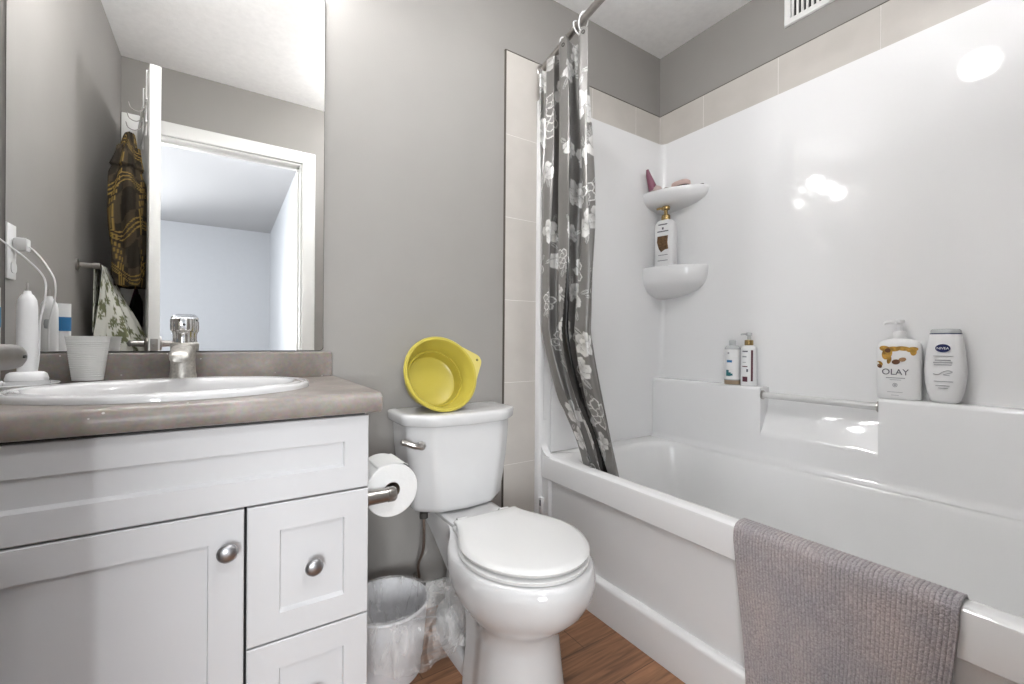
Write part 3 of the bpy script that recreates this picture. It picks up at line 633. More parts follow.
# ---------------------------------------------------------------- toilet roll on its holder
RX, RY0, RY1, RZ, RR = 0.346, -0.425, -0.315, 0.595, 0.0655
hd = thing('toilet_roll_holder', 'brushed nickel paper holder screwed to the side of the vanity', 'toilet roll holder')
for y in (RY0-0.0235, RY1+0.021):
    bm = bmesh.new(); lathe(bm, [(0.023, 0), (0.023, 0.004), (0.0175, 0.007), (0.0165, 0.05), (0.0165, 0.060), (0.0178, 0.061), (0.0178, 0.076), (0.014, 0.081)], (0.266, y, RZ), (1, 0, 0), 24); fin('post', bm, M['steel'], hd)
bm = bmesh.new(); lathe(bm, [(0.006, 0), (0.006, RY1-RY0+0.03)], (RX, RY0-0.014, RZ), (0, 1, 0), 16); fin('roller', bm, M['steel'], hd)
ro = thing('toilet_roll', 'white toilet roll with a torn edge hanging beside the vanity', 'toilet roll')
n = 56; rings = []
def rollr(i, y, base):
    t = 2*PI*i/n; return base
bm = bmesh.new()
for r_, y_ in ((0.020, RY0+0.0005), (RR-0.002, RY0), (RR, RY0+0.002), (RR, RY1-0.002), (RR-0.002, RY1), (0.020, RY1-0.0005), (0.020, RY0+0.0005)):
    rings.append([Vector((RX + r_*math.cos(2*PI*i/n), y_, RZ + r_*math.sin(2*PI*i/n))) for i in range(n)])
loft(bm, rings, False, False); bmesh.ops.remove_doubles(bm, verts=bm.verts, dist=1e-6)
fin('paper_roll', bm, M['paper'], ro)
bm = bmesh.new(); lathe(bm, [(0.0192, 0), (0.0192, RY1-RY0)], (RX, RY0, RZ), (0, 1, 0), 30, cap=False); fin('core', bm, mat('cardboard_core', (0.20, 0.15, 0.11), 0.9), ro)
pts = []; nu, nv = 24, 14
for j in range(nv):
    for i in range(nu):
        u = i/(nu-1); a = PI/2 + 0.55 - 1.10*j/(nv-1); y = RY0 + 0.002 + (RY1-RY0-0.004)*u
        rr = RR + 0.0016 + (0.0035 if j > nv-3 else 0)*abs(math.sin(u*19+1))
        a2 = a - (0.10*abs(math.sin(u*23))+0.06*math.sin(u*9)) if j == nv-1 else a
        pts.append((RX + rr*math.cos(a2), y, RZ + rr*math.sin(a2)))
grid_mesh('torn_sheet', pts, nu, nv, M['paper'], ro, 0.0006)

# ---------------------------------------------------------------- waste bin with liner
BCX, BCY, BR, BZ = 0.398, -0.222, 0.122, 0.205
bi = thing('waste_bin', 'white round plastic waste bin on the floor between vanity and toilet', 'bin')
bm = bmesh.new()
lathe(bm, [(0.094, 0.001), (0.098, 0.006), (0.099, 0.045), (0.104, 0.052), (0.117, 0.195), (0.1205, 0.198), (0.1225, 0.203), (0.1205, 0.208), (0.116, 0.208), (0.1145, 0.20), (0.098, 0.05), (0.094, 0.010), (0.01, 0.008)], (BCX, BCY, 0), n=56)
fin('bin_wall', bm, M['bin'], bi)
li = thing('bin_liner', 'clear crinkled plastic bag lining the bin and puffing out to the right', 'plastic bag')
nu, nv = 120, 34; pts = []
for j in range(nv):
    t = j/(nv-1)
    for i in range(nu):
        a = 2*PI*i/nu
        wr = 0.0025*math.sin(a*17+t*6) + 0.0018*math.sin(a*31-t*9) + 0.002*math.sin(a*7+t*14)
        if t < 0.35:              # inside
            s = t/0.35; r = 0.088 + (0.111-0.088)*s - 0.002 + wr*0.5; z = 0.04 + s*(BZ-0.035)
        elif t < 0.45:
            s = (t-0.35)/0.1; r = 0.111 + 0.016*s + wr*0.2; z = BZ + 0.006 + 0.004*math.sin(s*PI)
        else:                      # outside drape, puffed towards +x
            s = (t-0.45)/0.55; puff = max(0, math.cos(a-math.radians(-42)))**2
            r = 0.127 + 0.006*s + puff*0.108*math.sin(PI*min(1, s*0.95+0.04))**0.65 + wr*(1+2.2*puff*s)
            z = BZ + 0.004 - s*(0.125+0.02*puff) + 0.008*math.sin(a*5)*s + puff*0.060*math.sin(PI*min(1, s*1.7))
        x = BCX + r*math.cos(a)
        if x < 0.2705: x = 0.2705 + 0.0004*math.sin(a*9)
        pts.append((x, BCY + r*math.sin(a), z))
grid_mesh('bag_film', pts, nu, nv, M['bag'], li, 0.0, closed_u=True)

# ---------------------------------------------------------------- yellow basin propped on the tank
yb = thing('plastic_basin', 'yellow plastic basin with a hanging lug propped on the toilet tank lid', 'basin')
bm = bmesh.new()
R0, R1, DP = 0.122, 0.090, 0.098
prof = [(0.004, DP), (R1-0.008, DP), (R1, DP-0.005), (R1+0.006, DP-0.035), (R1+0.012, DP-0.038), (R0-0.013, 0.020), (R0-0.009, 0.016), (R0-0.006, 0.006), (R0+0.003, 0.004), (R0+0.0045, -0.001), (R0+0.001, -0.005), (R0-0.006, -0.005), (R0-0.0105, 0.001), (R0-0.0125, 0.014), (R0-0.0175, 0.020), (R1+0.0075, DP-0.043), (R1+0.0015, DP-0.046), (R1-0.004, DP-0.009), (R1-0.012, DP-0.004), (0.004, DP-0.004)]
lathe(bm, prof, n=72)
fin('basin_shell', bm, M['yellow'], yb, angle=35)
bm = bmesh.new()
LA = math.radians(0)
outl = []
for a in [math.radians(d) for d in (-43, -32, -21, -10, 0, 10, 21, 32, 43)]: outl.append((R0*0.99*math.cos(a), R0*0.985*math.sin(a)))
nose = []
for d in (43, 28, 14, 0, -14, -28, -43):
    a = math.radians(d); nose.append((R0+0.010+0.026*math.cos(a), 0.026*math.sin(a)))
poly = outl + nose
hole = [(R0+0.021+0.0045*math.cos(2*PI*k/16), 0.0045*math.sin(2*PI*k/16)) for k in range(16)]
prism(bm, poly, 'z', -0.004, 0.002)
fin('hanging_lug', bm, M['yellow_rim'], yb)
bm = bmesh.new(); lathe(bm, [(0.0045, 0), (0.0045, 0.0012)], (R0+0.021, 0, -0.0052), n=16); fin('lug_hole', bm, mat('lug_hole_shade', (0.16, 0.14, 0.05), 0.7), yb)
# local: opening looks along -Z; body extends to +Z. aim -Z towards the room and a little up
zdir = -Vector((0.02, -0.93, 0.36)).normalized()
xd = (Vector((0.90, 0, 0.30)) - zdir*Vector((0.90, 0, 0.30)).dot(zdir)).normalized(); yd = zdir.cross(xd)
rotm = Matrix((xd, yd, zdir)).transposed().to_4x4()
yb.matrix_world = Matrix.Translation((0.598, -0.152, 0.8575)) @ rotm @ Matrix.Scale(1.03, 4)

# ---------------------------------------------------------------- bathtub
XA, XRIM, ZR = 1.104, 1.150, 0.497
tub = thing('bathtub', 'white acrylic alcove bathtub with panelled apron along the right side', 'bathtub')
XW, YE = 1.800, -0.112
bm = bmesh.new()
# outer skin + rolled rim + basin, one loft of rounded rectangles
def tr(x0, x1, y0, y1, r, z): return rrect(x0, x1, y0, y1, r, z, 10)
Y0 = YB+0.004
rings = [tr(XA+0.002, XR-0.003, Y0, -0.012, 0.004, 0.405), tr(XA+0.001, XR-0.003, Y0, -0.012, 0.004, 0.47), tr(XA+0.003, XR-0.003, Y0, -0.012, 0.006, 0.484), tr(XA+0.008, XR-0.003, Y0, -0.012, 0.010, 0.492), tr(XA+0.016, XR-0.004, Y0+0.002, -0.012, 0.014, 0.4965),
         tr(XRIM-0.006, XW-0.004, Y0+0.07, YE+0.010, 0.17, 0.497), tr(XRIM+0.002, XW-0.008, Y0+0.078, YE+0.002, 0.165, 0.494), tr(XRIM+0.010, XW-0.014, Y0+0.086, YE-0.006, 0.16, 0.486), tr(XRIM+0.016, XW-0.018, Y0+0.094, YE-0.014, 0.155, 0.470),
         tr(XRIM+0.034, XW-0.026, Y0+0.13, YE-0.045, 0.11, 0.36), tr(XRIM+0.050, XW-0.042, Y0+0.165, YE-0.09, 0.075, 0.25), tr(XRIM+0.062, XW-0.054, Y0+0.20, YE-0.125, 0.055, 0.17), tr(XRIM+0.078, XW-0.070, Y0+0.225, YE-0.15, 0.05, 0.135), tr(XRIM+0.11, XW-0.10, Y0+0.26, YE-0.21, 0.10, 0.118), tr(XRIM+0.2, XW-0.2, Y0+0.4, YE-0.35, 0.08, 0.112)]
loft(bm, rings, False, True)
fin('basin', bm, M['acrylic_basin'], tub, angle=60)
# apron: framed and recessed panel
bm = bmesh.new()
def yz(x, a, b, c, d): return [Vector((x, a, c)), Vector((x, b, c)), Vector((x, b, d)), Vector((x, a, d))]
loft(bm, [yz(XA+0.040, Y0, -0.0125, 0.001, 0.404), yz(XA, Y0, -0.0125, 0.001, 0.408), yz(XA, Y0+0.07, -0.082, 0.1265, 0.403), yz(XA+0.003, Y0+0.072, -0.084, 0.129, 0.4015), yz(XA+0.013, Y0+0.074, -0.087, 0.131, 0.3985)], False, True)
fin('apron_panel', bm, M['acrylic'], tub, smooth=False)
bm = bmesh.new()
prism(bm, [(XA+0.001, 0.1315), (XA-0.007, 0.1265), (XA-0.0105, 0.122), (XA-0.0115, 0.115), (XA-0.0115, 0.001), (XA+0.001, 0.001)], 'y', Y0, -0.10)
fin('apron_kick_ledge', bm, M['acrylic'], tub, angle=50)
bm = bmesh.new()
prism(bm, [(XA-0.008, 0.484), (XA-0.0062, 0.4915), (XA-0.001, 0.4965), (XA+0.008, 0.4985), (XA+0.03, 0.4985), (XA+0.03, 0.403), (XA-0.005, 0.403), (XA-0.008, 0.407)], 'y', Y0, -0.045)
fin('rim_lip', bm, M['acrylic'], tub, angle=32)
cl_ = tag(bx('plastic_clip', 1.088, 1.1035, -0.056, -0.040, 0.248, 0.322, M['wplastic'], None, bevel=0.002), 'small white plastic clip stuck on the bathtub front beside the toilet', 'clip')
bx('clip_slot', 1.0872, 1.0885, -0.0515, -0.0445, 0.288, 0.312, M['print'], cl_)

# ---------------------------------------------------------------- moulded shower surround
sh = thing('shower_surround', 'glossy white moulded shower wall panels with corner shelves above the bathtub', 'shower surround')
ZS, XP, YP = 1.972, 1.866, -0.036      # top, right panel face, end panel face
Z0 = 0.4985
# end panel with a rounded corner into the right panel
bm = bmesh.new()
def arc(cx, cy, r, a0, a1, k): return [(cx + r*math.cos(a0+(a1-a0)*i/k), cy + r*math.sin(a0+(a1-a0)*i/k)) for i in range(k+1)]
inner = [(1.150, -0.012), (1.150, -0.030), (1.152, YP)] + arc(XP-0.03, YP-0.03, 0.03, PI/2, 0, 8) + [(XP, Y0)]
outer = [(XR-0.001, Y0), (XR-0.001, -0.0105), (1.150, -0.0105)]
poly = inner + outer
prism(bm, poly, 'z', Z0, ZS)
fin('wall_panel', bm, M['acrylic'], sh, angle=50)
# front flange on the back wall, swinging into the tub rim with a curve
bm = bmesh.new()
prof = arc(1.094+0.006, -0.006-0.016, 0.006, PI, PI*1.0, 1)
def flange_ring(z, xo): return [Vector(p) for p in ((xo, -0.0095, z), (xo, -0.030, z), (xo+0.003, -0.035, z), (xo+0.008, -0.038, z), (xo+0.022, -0.038, z), (xo+0.028, -0.034, z), (xo+0.030, -0.028, z), (xo+0.032+max(0, 0.0), -0.0095, z))]
loft(bm, [flange_ring(z, 1.086+dx) for z, dx in ((0.10, 0.0), (0.50, 0.0), (ZS, 0.0))])
fin('front_flange', bm, M['acrylic'], sh, angle=50)
bm = bmesh.new()
# curved fillet where the flange meets the tub rim
pr = [(-0.036, 0.640)]
for i in range(11):
    a = PI - (PI/2)*i/10 + 0; pr.append((-0.036 - 0.055*(1-math.cos(PI/2*i/10)), 0.552 - 0.055*math.sin(PI/2*i/10)))
pr += [(-0.092, 0.494), (-0.012, 0.494), (-0.012, 0.640)]
prism(bm, pr, 'x', 1.0985, 1.128); fin('rim_fillet', bm, M['acrylic'], sh, angle=60)
# jamb skin between flange and end panel
bm = bmesh.new(); prism(bm, [(1.116, -0.0105), (1.116, -0.030), (1.151, -0.030), (1.151, -0.0105)], 'z', Z0, ZS); fin('flange_return', bm, M['acrylic'], sh)
# long ledge on the right panel with a lowered, sloping notch
ZL, XF = 0.787, 1.800
Yn0, Yn1 = -0.566, -0.946
bm = bmesh.new()
def ledge(ya, yb_):
    prism(bm, [(XP+0.003, Z0-0.004), (XF-0.013, Z0-0.004), (XF-0.010, Z0+0.001), (XF-0.003, Z0+0.009), (XF, Z0+0.024), (XF, ZL-0.014), (XF+0.003, ZL-0.006), (XF+0.008, ZL-0.0015), (XF+0.016, ZL), (XP+0.003, ZL)], 'y', ya, yb_)
ledge(Yn0, YP-0.002); ledge(Y0, Yn1)
prism(bm, [(XP+0.003, Z0-0.004), (XF-0.013, Z0-0.004), (XF-0.010, Z0+0.001), (XF-0.003, Z0+0.009), (XF, Z0+0.024), (XF, 0.585), (XF+0.003, 0.600), (XF+0.010, 0.612), (XP-0.012, 0.69), (XP-0.002, 0.725), (XP+0.003, 0.76)], 'y', Yn1, Yn0)
fin('ledge', bm, M['acrylic'], sh, angle=60)
def corner_shelf(z, th, name='corner_shelf'):
    bm = bmesh.new(); ax, ay = 0.150, 0.262; cx, cy = XP+0.004, YP+0.004; rings = []
    for k, dz in ((0.86, 0.0), (0.965, 0.0), (0.992, -0.002), (1.0, -0.008), (1.0, -0.018), (0.99, -0.30*th), (0.965, -0.48*th), (0.90, -0.64*th), (0.78, -0.78*th), (0.58, -0.90*th), (0.30, -0.98*th), (0.04, -th)):
        r = [Vector((cx, cy, z+dz))]
        for i in range(21):
            t = (PI/2)*i/20; s = math.sin(t)**1.1 if i else 0; c = math.cos(t)**1.1 if i < 20 else 0
            r.append(Vector((cx - ax*k*c, cy - ay*k*s, z+dz)))
        rings.append(r)
    loft(bm, rings); return fin(name, bm, M['acrylic'], sh, angle=60)
corner_shelf(1.699, 0.085); corner_shelf(1.332, 0.15)
# transparent towel rail across the notch
tr_ = thing('towel_rail', 'clear acrylic towel rail across the notch in the shower ledge', 'towel rail')
for z in (0.757,):
    bm = bmesh.new(); lathe(bm, [(0.0125, 0), (0.0125, abs(Yn1-Yn0)-0.004)], (1.813, Yn0-0.002, z), (0, -1, 0), 24); fin('rail', bm, M['acrylbar'], tr_)
for y, dy in ((Yn0-0.001, -1), (Yn1+0.001, 1)):
    bm = bmesh.new(); lathe(bm, [(0.0185, 0), (0.0185, 0.004), (0.015, 0.007)], (1.813, y, 0.757), (0, dy, 0), 24); fin('end_cap', bm, M['steel'], tr_)

# ---------------------------------------------------------------- vent grille high on the right wall
ve = thing('vent_grille', 'white louvred air vent grille high on the right wall under the ceiling', 'vent')
vy0, vy1, vz0, vz1 = -0.607, -0.965, 2.238, 2.412
bm = bmesh.new(); loft(bm, [yz(XR-0.0005, vy1, vy0, vz0, vz1), yz(XR-0.004, vy1, vy0, vz0, vz1), yz(XR-0.009, vy1+0.004, vy0-0.004, vz0+0.004, vz1-0.004), yz(XR-0.009, vy1+0.024, vy0-0.024, vz0+0.024, vz1-0.024), yz(XR-0.004, vy1+0.026, vy0-0.026, vz0+0.026, vz1-0.026)], True, False); fin('vent_frame', bm, M['trim'], ve, smooth=False)
bx('vent_shadow', XR-0.0035, XR-0.002, vy1+0.02, vy0-0.02, vz0+0.02, vz1-0.02, M['black'], ve)
k = 0; y = vy0-0.033
while y > vy1+0.026:
    bm = bmesh.new(); box(bm, XR-0.0095, XR-0.0036, y-0.0045, y+0.0035, vz0+0.024, vz1-0.024); fin('slat', bm, M['trim'], ve); y -= 0.0175

# ---------------------------------------------------------------- shower rod, rings and curtain
ro_ = thing('shower_rod', 'brushed metal shower curtain rod running over the bathtub edge', 'curtain rod')
def rodp(t): return Vector((1.108 - 0.095*math.sin(t*PI), -0.004 + t*(YB+0.008), 2.103))
bm = bmesh.new(); tube(bm, [rodp(i/40) for i in range(41)], 0.0125, 16); fin('rod', bm, M['steel'], ro_)
for t, d_ in ((0, -1), (1, 1)):
    bm = bmesh.new(); lathe(bm, [(0.032, 0), (0.032, 0.004), (0.02, 0.012), (0.016, 0.03)], rodp(t)+Vector((0, 0.0035*(1 if t == 0 else -1), 0)), (0, d_, 0), 24); fin('wall_flange', bm, M['steel'], ro_)

cur = thing('shower_curtain', 'grey satin shower curtain with white roses gathered at the end of the rod', 'curtain')
def lerp(a, b, t): return a + (b-a)*t
NU, NV = 230, 620
ZTOP, ZBOT = 2.088, 0.462
rnd = random.Random(11)
def path(s, z):
    """s 0..1 across the gathered cloth"""
    h = max(0.0, min(1.0, (1.02-z)/(1.02-ZBOT)))
    hh = h**1.35
    t = (ZTOP-z)/(ZTOP-ZBOT)
    ax, ay = lerp(1.076 + 0.012*min(1, t*2), 1.188, hh), lerp(-0.045, -0.215, hh)
    bx_, by_ = lerp(1.052 + 0.040*min(1, t*1.6), 1.196, hh), lerp(-0.345, -0.385, hh)
    x = lerp(ax, bx_, s); y = lerp(ay, by_, s)
    ph = 2*PI*(s*2.75 + 0.14*math.sin(z*2.3) + 0.07*math.sin(z*5.1+s*4) + 0.1)
    amp = lerp(0.033, 0.016, hh)*(0.85+0.3*math.sin(s*7+z*1.7))*lerp(0.9, 1.25, min(1, t*3))*(0.35 + 0.65*min(1, s*5)*min(1, (1-s)*6))
    sn = math.sin(ph); sn = math.copysign(abs(sn)**0.75, sn)
    x += amp*sn + 0.004*math.sin(s*26+z*3.0) + 0.0022*math.sin(s*47-z*7)
    y += amp*0.55*math.sin(2*ph+0.6) + 0.003*math.sin(z*9+s*11)
    x = max(x, 1.022 if z > 1.2 else 1.03)
    q = max(0, min(1, (1.02-z)/0.50)); x = max(x, 1.03 + 0.138*q*q*(3-2*q))
    return x, min(y, -0.032 - 0.008*0)
# cloth coordinate along each fold
ref = [path(i/(NU-1), 1.5) for i in range(NU)]
arcl = [0]
for p, q in zip(ref, ref[1:]): arcl.append(arcl[-1] + math.hypot(q[0]-p[0], q[1]-p[1]))
LW = arcl[-1]
flowers = []
gy = ZBOT-0.02; row = 0
while gy < ZTOP+0.05:
    gx = 0.03 + (0.08 if row % 2 else 0)
    while gx < LW+0.03:
        f_ = (gx+rnd.uniform(-0.03, 0.03), gy+rnd.uniform(-0.035, 0.035), rnd.uniform(0.034, 0.062), rnd.random()*6.28, rnd.random())
        if rnd.random() > 0.15: flowers.append(f_)
        gx += 0.135
    gy += 0.135; row += 1
leaves = []
for fx, fz, fr, fa_, kk in flowers:
    for q in range(3):
        a = rnd.random()*6.28; d_ = fr*rnd.uniform(1.0, 1.5); leaves.append((fx+d_*math.cos(a), fz+d_*math.sin(a), rnd.uniform(0.017, 0.03), a+rnd.uniform(-.5, .5)))
cells = {}
def put(d, item, cx, cy, r):
    for i in range(int((cx-r)//0.04), int((cx+r)//0.04)+1):
        for j in range(int((cy-r)//0.04), int((cy+r)//0.04)+1): d.setdefault((i, j), []).append(item)
for f in flowers: put(cells, ('f', f), f[0], f[1], f[2]*1.15)
for l in leaves: put(cells, ('l', l), l[0], l[1], l[2])
BASE, WH, MID, DK = (0.23, 0.222, 0.212), (0.86, 0.855, 0.84), (0.50, 0.495, 0.485), (0.14, 0.135, 0.13)
def pattern(u, z):
    c = BASE
    for kind, it in cells.get((int(u//0.04), int(z//0.04)), ()):
        if kind == 'l':
            dx, dz = u-it[0], z-it[1]; ca, sa = math.cos(it[3]), math.sin(it[3]); a, b = dx*ca+dz*sa, -dx*sa+dz*ca
            w_ = 0.30*it[2]*(1-(a/it[2])**2) if abs(a) < it[2] else 0
            if abs(b) < w_: c = MID if abs(b) > 0.0012 else DK
    for kind, it in cells.get((int(u//0.04), int(z//0.04)), ()):
        if kind == 'f':
            dx, dz = u-it[0], z-it[1]; r = math.hypot(dx, dz)/it[2]; th = math.atan2(dz, dx)+it[3]
            if r > 1.12: continue
            outl_ = it[4] < 0.3; npet = 5 if it[4] < 0.6 else 6; R_ = it[2]
            for ring, rad, ax_, bx2, n_ in ((0, 0.56, 0.50, 0.40, npet), (1, 0.26, 0.34, 0.27, 3)):
                for k in range(n_):
                    a = it[3] + 2*PI*k/n_ + ring*0.7 + 0.25*math.sin(k*2.1+it[3]); px, pz = rad*R_*math.cos(a), rad*R_*math.sin(a)
                    ex, ez = dx-px, dz-pz; la, lb = (ex*math.cos(a)+ez*math.sin(a))/(ax_*R_), (-ex*math.sin(a)+ez*math.cos(a))/(bx2*R_)
                    q = la*la+lb*lb+0.10*math.sin(6*math.atan2(lb, la)+k)
                    if q < 1:
                        if outl_: c = WH if q > 0.62 else lerpc(BASE, MID, 0.35)
                        else: c = lerpc(MID, WH, min(1, max(0, 0.45+0.6*la+0.3*math.sin(k*1.7)))) if q < 0.86 else lerpc(BASE, MID, 0.6)
    return c
def lerpc(a, b, t): return tuple(a[i] + (b[i]-a[i])*t for i in range(3))
pts, cols = [], []
for j in range(NV):
    t = j/(NV-1)
    for i in range(NU):
        s = i/(NU-1)
        zt = ZTOP - 0.020*abs(math.sin(s*PI*4.5)) ; z = zt + (ZBOT-zt)*t + (0.012*math.sin(s*9) if t > 0.97 else 0)*(t-0.97)/0.03
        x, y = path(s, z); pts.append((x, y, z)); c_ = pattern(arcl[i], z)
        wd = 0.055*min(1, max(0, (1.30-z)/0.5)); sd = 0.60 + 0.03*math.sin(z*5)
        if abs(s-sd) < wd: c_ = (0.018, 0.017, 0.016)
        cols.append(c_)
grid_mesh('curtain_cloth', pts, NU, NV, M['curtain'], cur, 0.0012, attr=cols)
for s in (0.20, 0.42, 0.64, 0.80, 0.97):
    x, y = path(s, ZTOP-0.03)
    bm = bmesh.new(); lathe(bm, [(0.0045, 0), (0.007, 0), (0.007, 0.0015), (0.0045, 0.0015)], (x-0.002, y, ZTOP-0.036), (-1, -0.4, 0), 14, cap=False); fin('grommet', bm, M['dark'], cur)
ring_y = [(-0.300, 0.10, 'front white curtain ring hooked over the rod above the curtain edge'), (-0.335, -0.12, 'white curtain ring nearest the room on the shower rod'), (-0.205, 0.05, 'white curtain ring behind the curtain top, nearest the wall')]
for y, tilt, lab in ring_y:
    t = (y+0.004)/(YB+0.008); p = rodp(t); bm = bmesh.new(); rp = []
    for i in range(29):
        a = 2*PI*i/28; rp.append((p.x - 0.003 + 0.0195*math.sin(a), p.y + tilt*0.08*math.cos(a), p.z - 0.012 + 0.029*math.cos(a)))
    tube(bm, rp, 0.0026, 8, cap=False)
    tag(fin('curtain_ring', bm, M['wplastic'], None), lab, 'curtain ring', 'curtain rings on the rod')

# ---------------------------------------------------------------- towel over the tub rim
NU, NV = 260, 150; pts, att = [], []
prof = [(1.158, 0.425), (1.157, 0.470), (1.153, 0.492), (1.143, 0.5015), (1.125, 0.5035), (1.108, 0.5020), (1.0965, 0.496), (1.0915, 0.484), (1.0895, 0.44), (1.088, 0.30), (1.084, 0.20), (1.080, 0.09)]
pp = smooth_path([(a, b, 0) for a, b in prof], 12)
L_ = [0]
for a, b in zip(pp, pp[1:]): L_.append(L_[-1]+(b-a).length)
def sample(d):
    for i in range(len(L_)-1):
        if L_[i+1] >= d: k = (d-L_[i])/(L_[i+1]-L_[i]+1e-9); return pp[i].lerp(pp[i+1], k)
    return pp[-1]
for j in range(NV):
    t = j/(NV-1); p = sample(t*L_[-1])
    for i in range(NU):
        s = i/(NU-1); drop = max(0, t-0.30)/0.70
        y = lerp(-0.866, -1.277, s)
        y += lerp(-0.045, 0.030, s)*drop + 0.004*math.sin(drop*6+s*5)*drop
        rib = 0.5+0.5*math.cos(2*PI*s*54 + 1.1*math.sin(drop*3+s*6)); rib = rib**0.6
        wav = 0.007*math.sin(s*9+drop*2.2)*drop + 0.005*math.sin(s*17-drop*4)*drop + 0.005*math.exp(-((s-0.35-drop*0.1)**2)/0.01)*drop
        top = 1 if t > 0.12 else 0.3
        pts.append((p.x - 0.0016*rib*(1 if 0.2 < t else 0.3) - abs(wav)*1.0, y, p.y + (0.0022*rib if 0.10 < t < 0.24 else 0)))
        att.append(float(min(1, max(0, rib*0.9+rnd.uniform(-0.10, 0.10)))) if 0.02 < s < 0.975 else 0.75)
tw = grid_mesh('bath_towel', pts, NU, NV, M['towel'], None, 0.005, attr=att, attr_name='rib')
tag(tw, 'taupe ribbed towel draped over the front rim of the bathtub', 'towel')

# ---------------------------------------------------------------- bottles
def facing(rotz):  # helper: local frame where the front looks along -x rotated by rotz
    return Matrix.Rotation(rotz, 4, 'Z')
def place(o, x, y, z, rz=0): o.matrix_world = Matrix.Translation((x, y, z)) @ facing(rz)
def patch_on(bm, fx, y0, y1, z0, z1): box(bm, fx-0.0006, fx+0.001, min(y0, y1), max(y0, y1), z0, z1)
def blob(bm, x, y, z, a, b, ang=0, th=0.0008, n=20):
    vs = [(y + a*math.cos(t)*math.cos(ang) - b*math.sin(t)*math.sin(ang), z + a*math.cos(t)*math.sin(ang) + b*math.sin(t)*math.cos(ang)) for t in [2*PI*k/n for k in range(n)]]
    prism(bm, vs, 'x', x-th, x+0.001)

# body wash with pump (front looks along -x)
OLY = -0.990
ol = thing('body_wash_bottle', 'white OLAY pump bottle with honey and shea nut print on the shower ledge', 'bottle')
def sec(a, b, z, e=3.2, n=44): return superell(0, 0, b, a, z, n, e)   # a: half width along y, b: half depth along x
bm = bmesh.new(); loft(bm, [sec(a, b, z) for a, b, z in ((0.056, 0.025, 0), (0.0585, 0.027, 0.004), (0.0590, 0.0275, 0.02), (0.0590, 0.0275, 0.14), (0.0585, 0.0272, 0.165), (0.055, 0.026, 0.178), (0.045, 0.023, 0.187), (0.028, 0.019, 0.192), (0.018, 0.016, 0.1935))]); fin('bottle_body', bm, M['wplastic'], ol, angle=60)
bm = bmesh.new(); lathe(bm, [(0.0165, 0.192), (0.0175, 0.194), (0.0175, 0.213), (0.0155, 0.216), (0.0075, 0.218), (0.0072, 0.240), (0.012, 0.242), (0.0135, 0.247), (0.013, 0.252), (0.009, 0.2545), (0.002, 0.255)], n=28)
tube(bm, smooth_path([(0, 0.004, 0.2475), (-0.002, 0.020, 0.2475), (-0.003, 0.036, 0.246), (-0.003, 0.041, 0.240)], 5), [0.006]*6+[0.005]*10, 12)
fin('pump', bm, M['wplastic'], ol)
fx = -0.0276
def oface(y, z):  # curved front
    t = min(1, abs(y)/0.059); return -0.0275*(1-t**3.2)**(1/3.2)
def curved_blob(name, items, m, parent, lift=0.0006):
    bm = bmesh.new()
    for y, z, a, b, ang in items:
        n_ = 22; c = bm.verts.new((oface(y, z)-lift, y, z)); ring = []
        for k in range(n_):
            t = 2*PI*k/n_; yy = y + a*math.cos(t)*math.cos(ang) - b*math.sin(t)*math.sin(ang); zz = z + a*math.cos(t)*math.sin(ang) + b*math.sin(t)*math.cos(ang)
            yy = max(-0.0585, min(0.0585, yy)); ring.append(bm.verts.new((oface(yy, zz)-lift, yy, zz)))
        for k in range(n_): bm.faces.new((c, ring[k], ring[(k+1) % n_]))
    return fin(name, bm, m, parent)
curved_blob('honey_print', [(0.034, 0.161, 0.016, 0.009, 0.15), (0.012, 0.160, 0.020, 0.008, -0.05), (-0.014, 0.162, 0.020, 0.007, 0.08), (-0.037, 0.159, 0.015, 0.008, -0.2), (0.028, 0.145, 0.014, 0.020, 0.3), (0.022, 0.125, 0.006, 0.013, 0.2), (-0.040, 0.152, 0.008, 0.012, 0), (0.049, 0.112, 0.010, 0.008, 0.5)], M['amber'], ol)
curved_blob('nut_print', [(0.004, 0.119, 0.011, 0.008, -0.15)], M['brownprint'], ol, 0.0012)
curved_blob('nut_print', [(-0.013, 0.127, 0.010, 0.0065, -0.2)], M['beanlight'], ol, 0.0010)
curved_blob('small_nut_print', [(0.049, 0.104, 0.008, 0.006, 0.4)], M['brownprint'], ol, 0.0010)
curved_blob('small_nut_print', [(0.026, 0.155, 0.008, 0.007, 0)], M['brownprint'], ol, 0.0010)
text('brand_lettering', 'OLAY', 0.0265, M['print'], ol, (-0.0282, 0.006, 0.078), (0, -1, 0), (0, 0, 1), sx=1.05)
for y0, y1, z0, z1 in ((0.030, -0.020, 0.0665, 0.0690), (0.020, -0.010, 0.0610, 0.0625), (0.026, -0.014, 0.022, 0.0232), (0.016, -0.004, 0.012, 0.0132)): bx('print_line', -0.0282, -0.0272, y1, y0, z0, z1, M['lightprint'], ol)
bm = bmesh.new(); lathe(bm, [(0.0065, 0), (0.0065, 0.0008), (0.0048, 0.0008), (0.0048, 0)], (-0.0275, 0.006, 0.045), (-1, 0, 0), 20, cap=False); lathe(bm, [(0.0028, 0), (0.0028, 0.0008)], (-0.0275, 0.006, 0.045), (-1, 0, 0), 12); fin('seal_print', bm, M['lightprint'], ol)
place(ol, 1.8335, OLY, ZL+0.0005, math.radians(5)); ol.scale = (1, 0.94, 1.01)

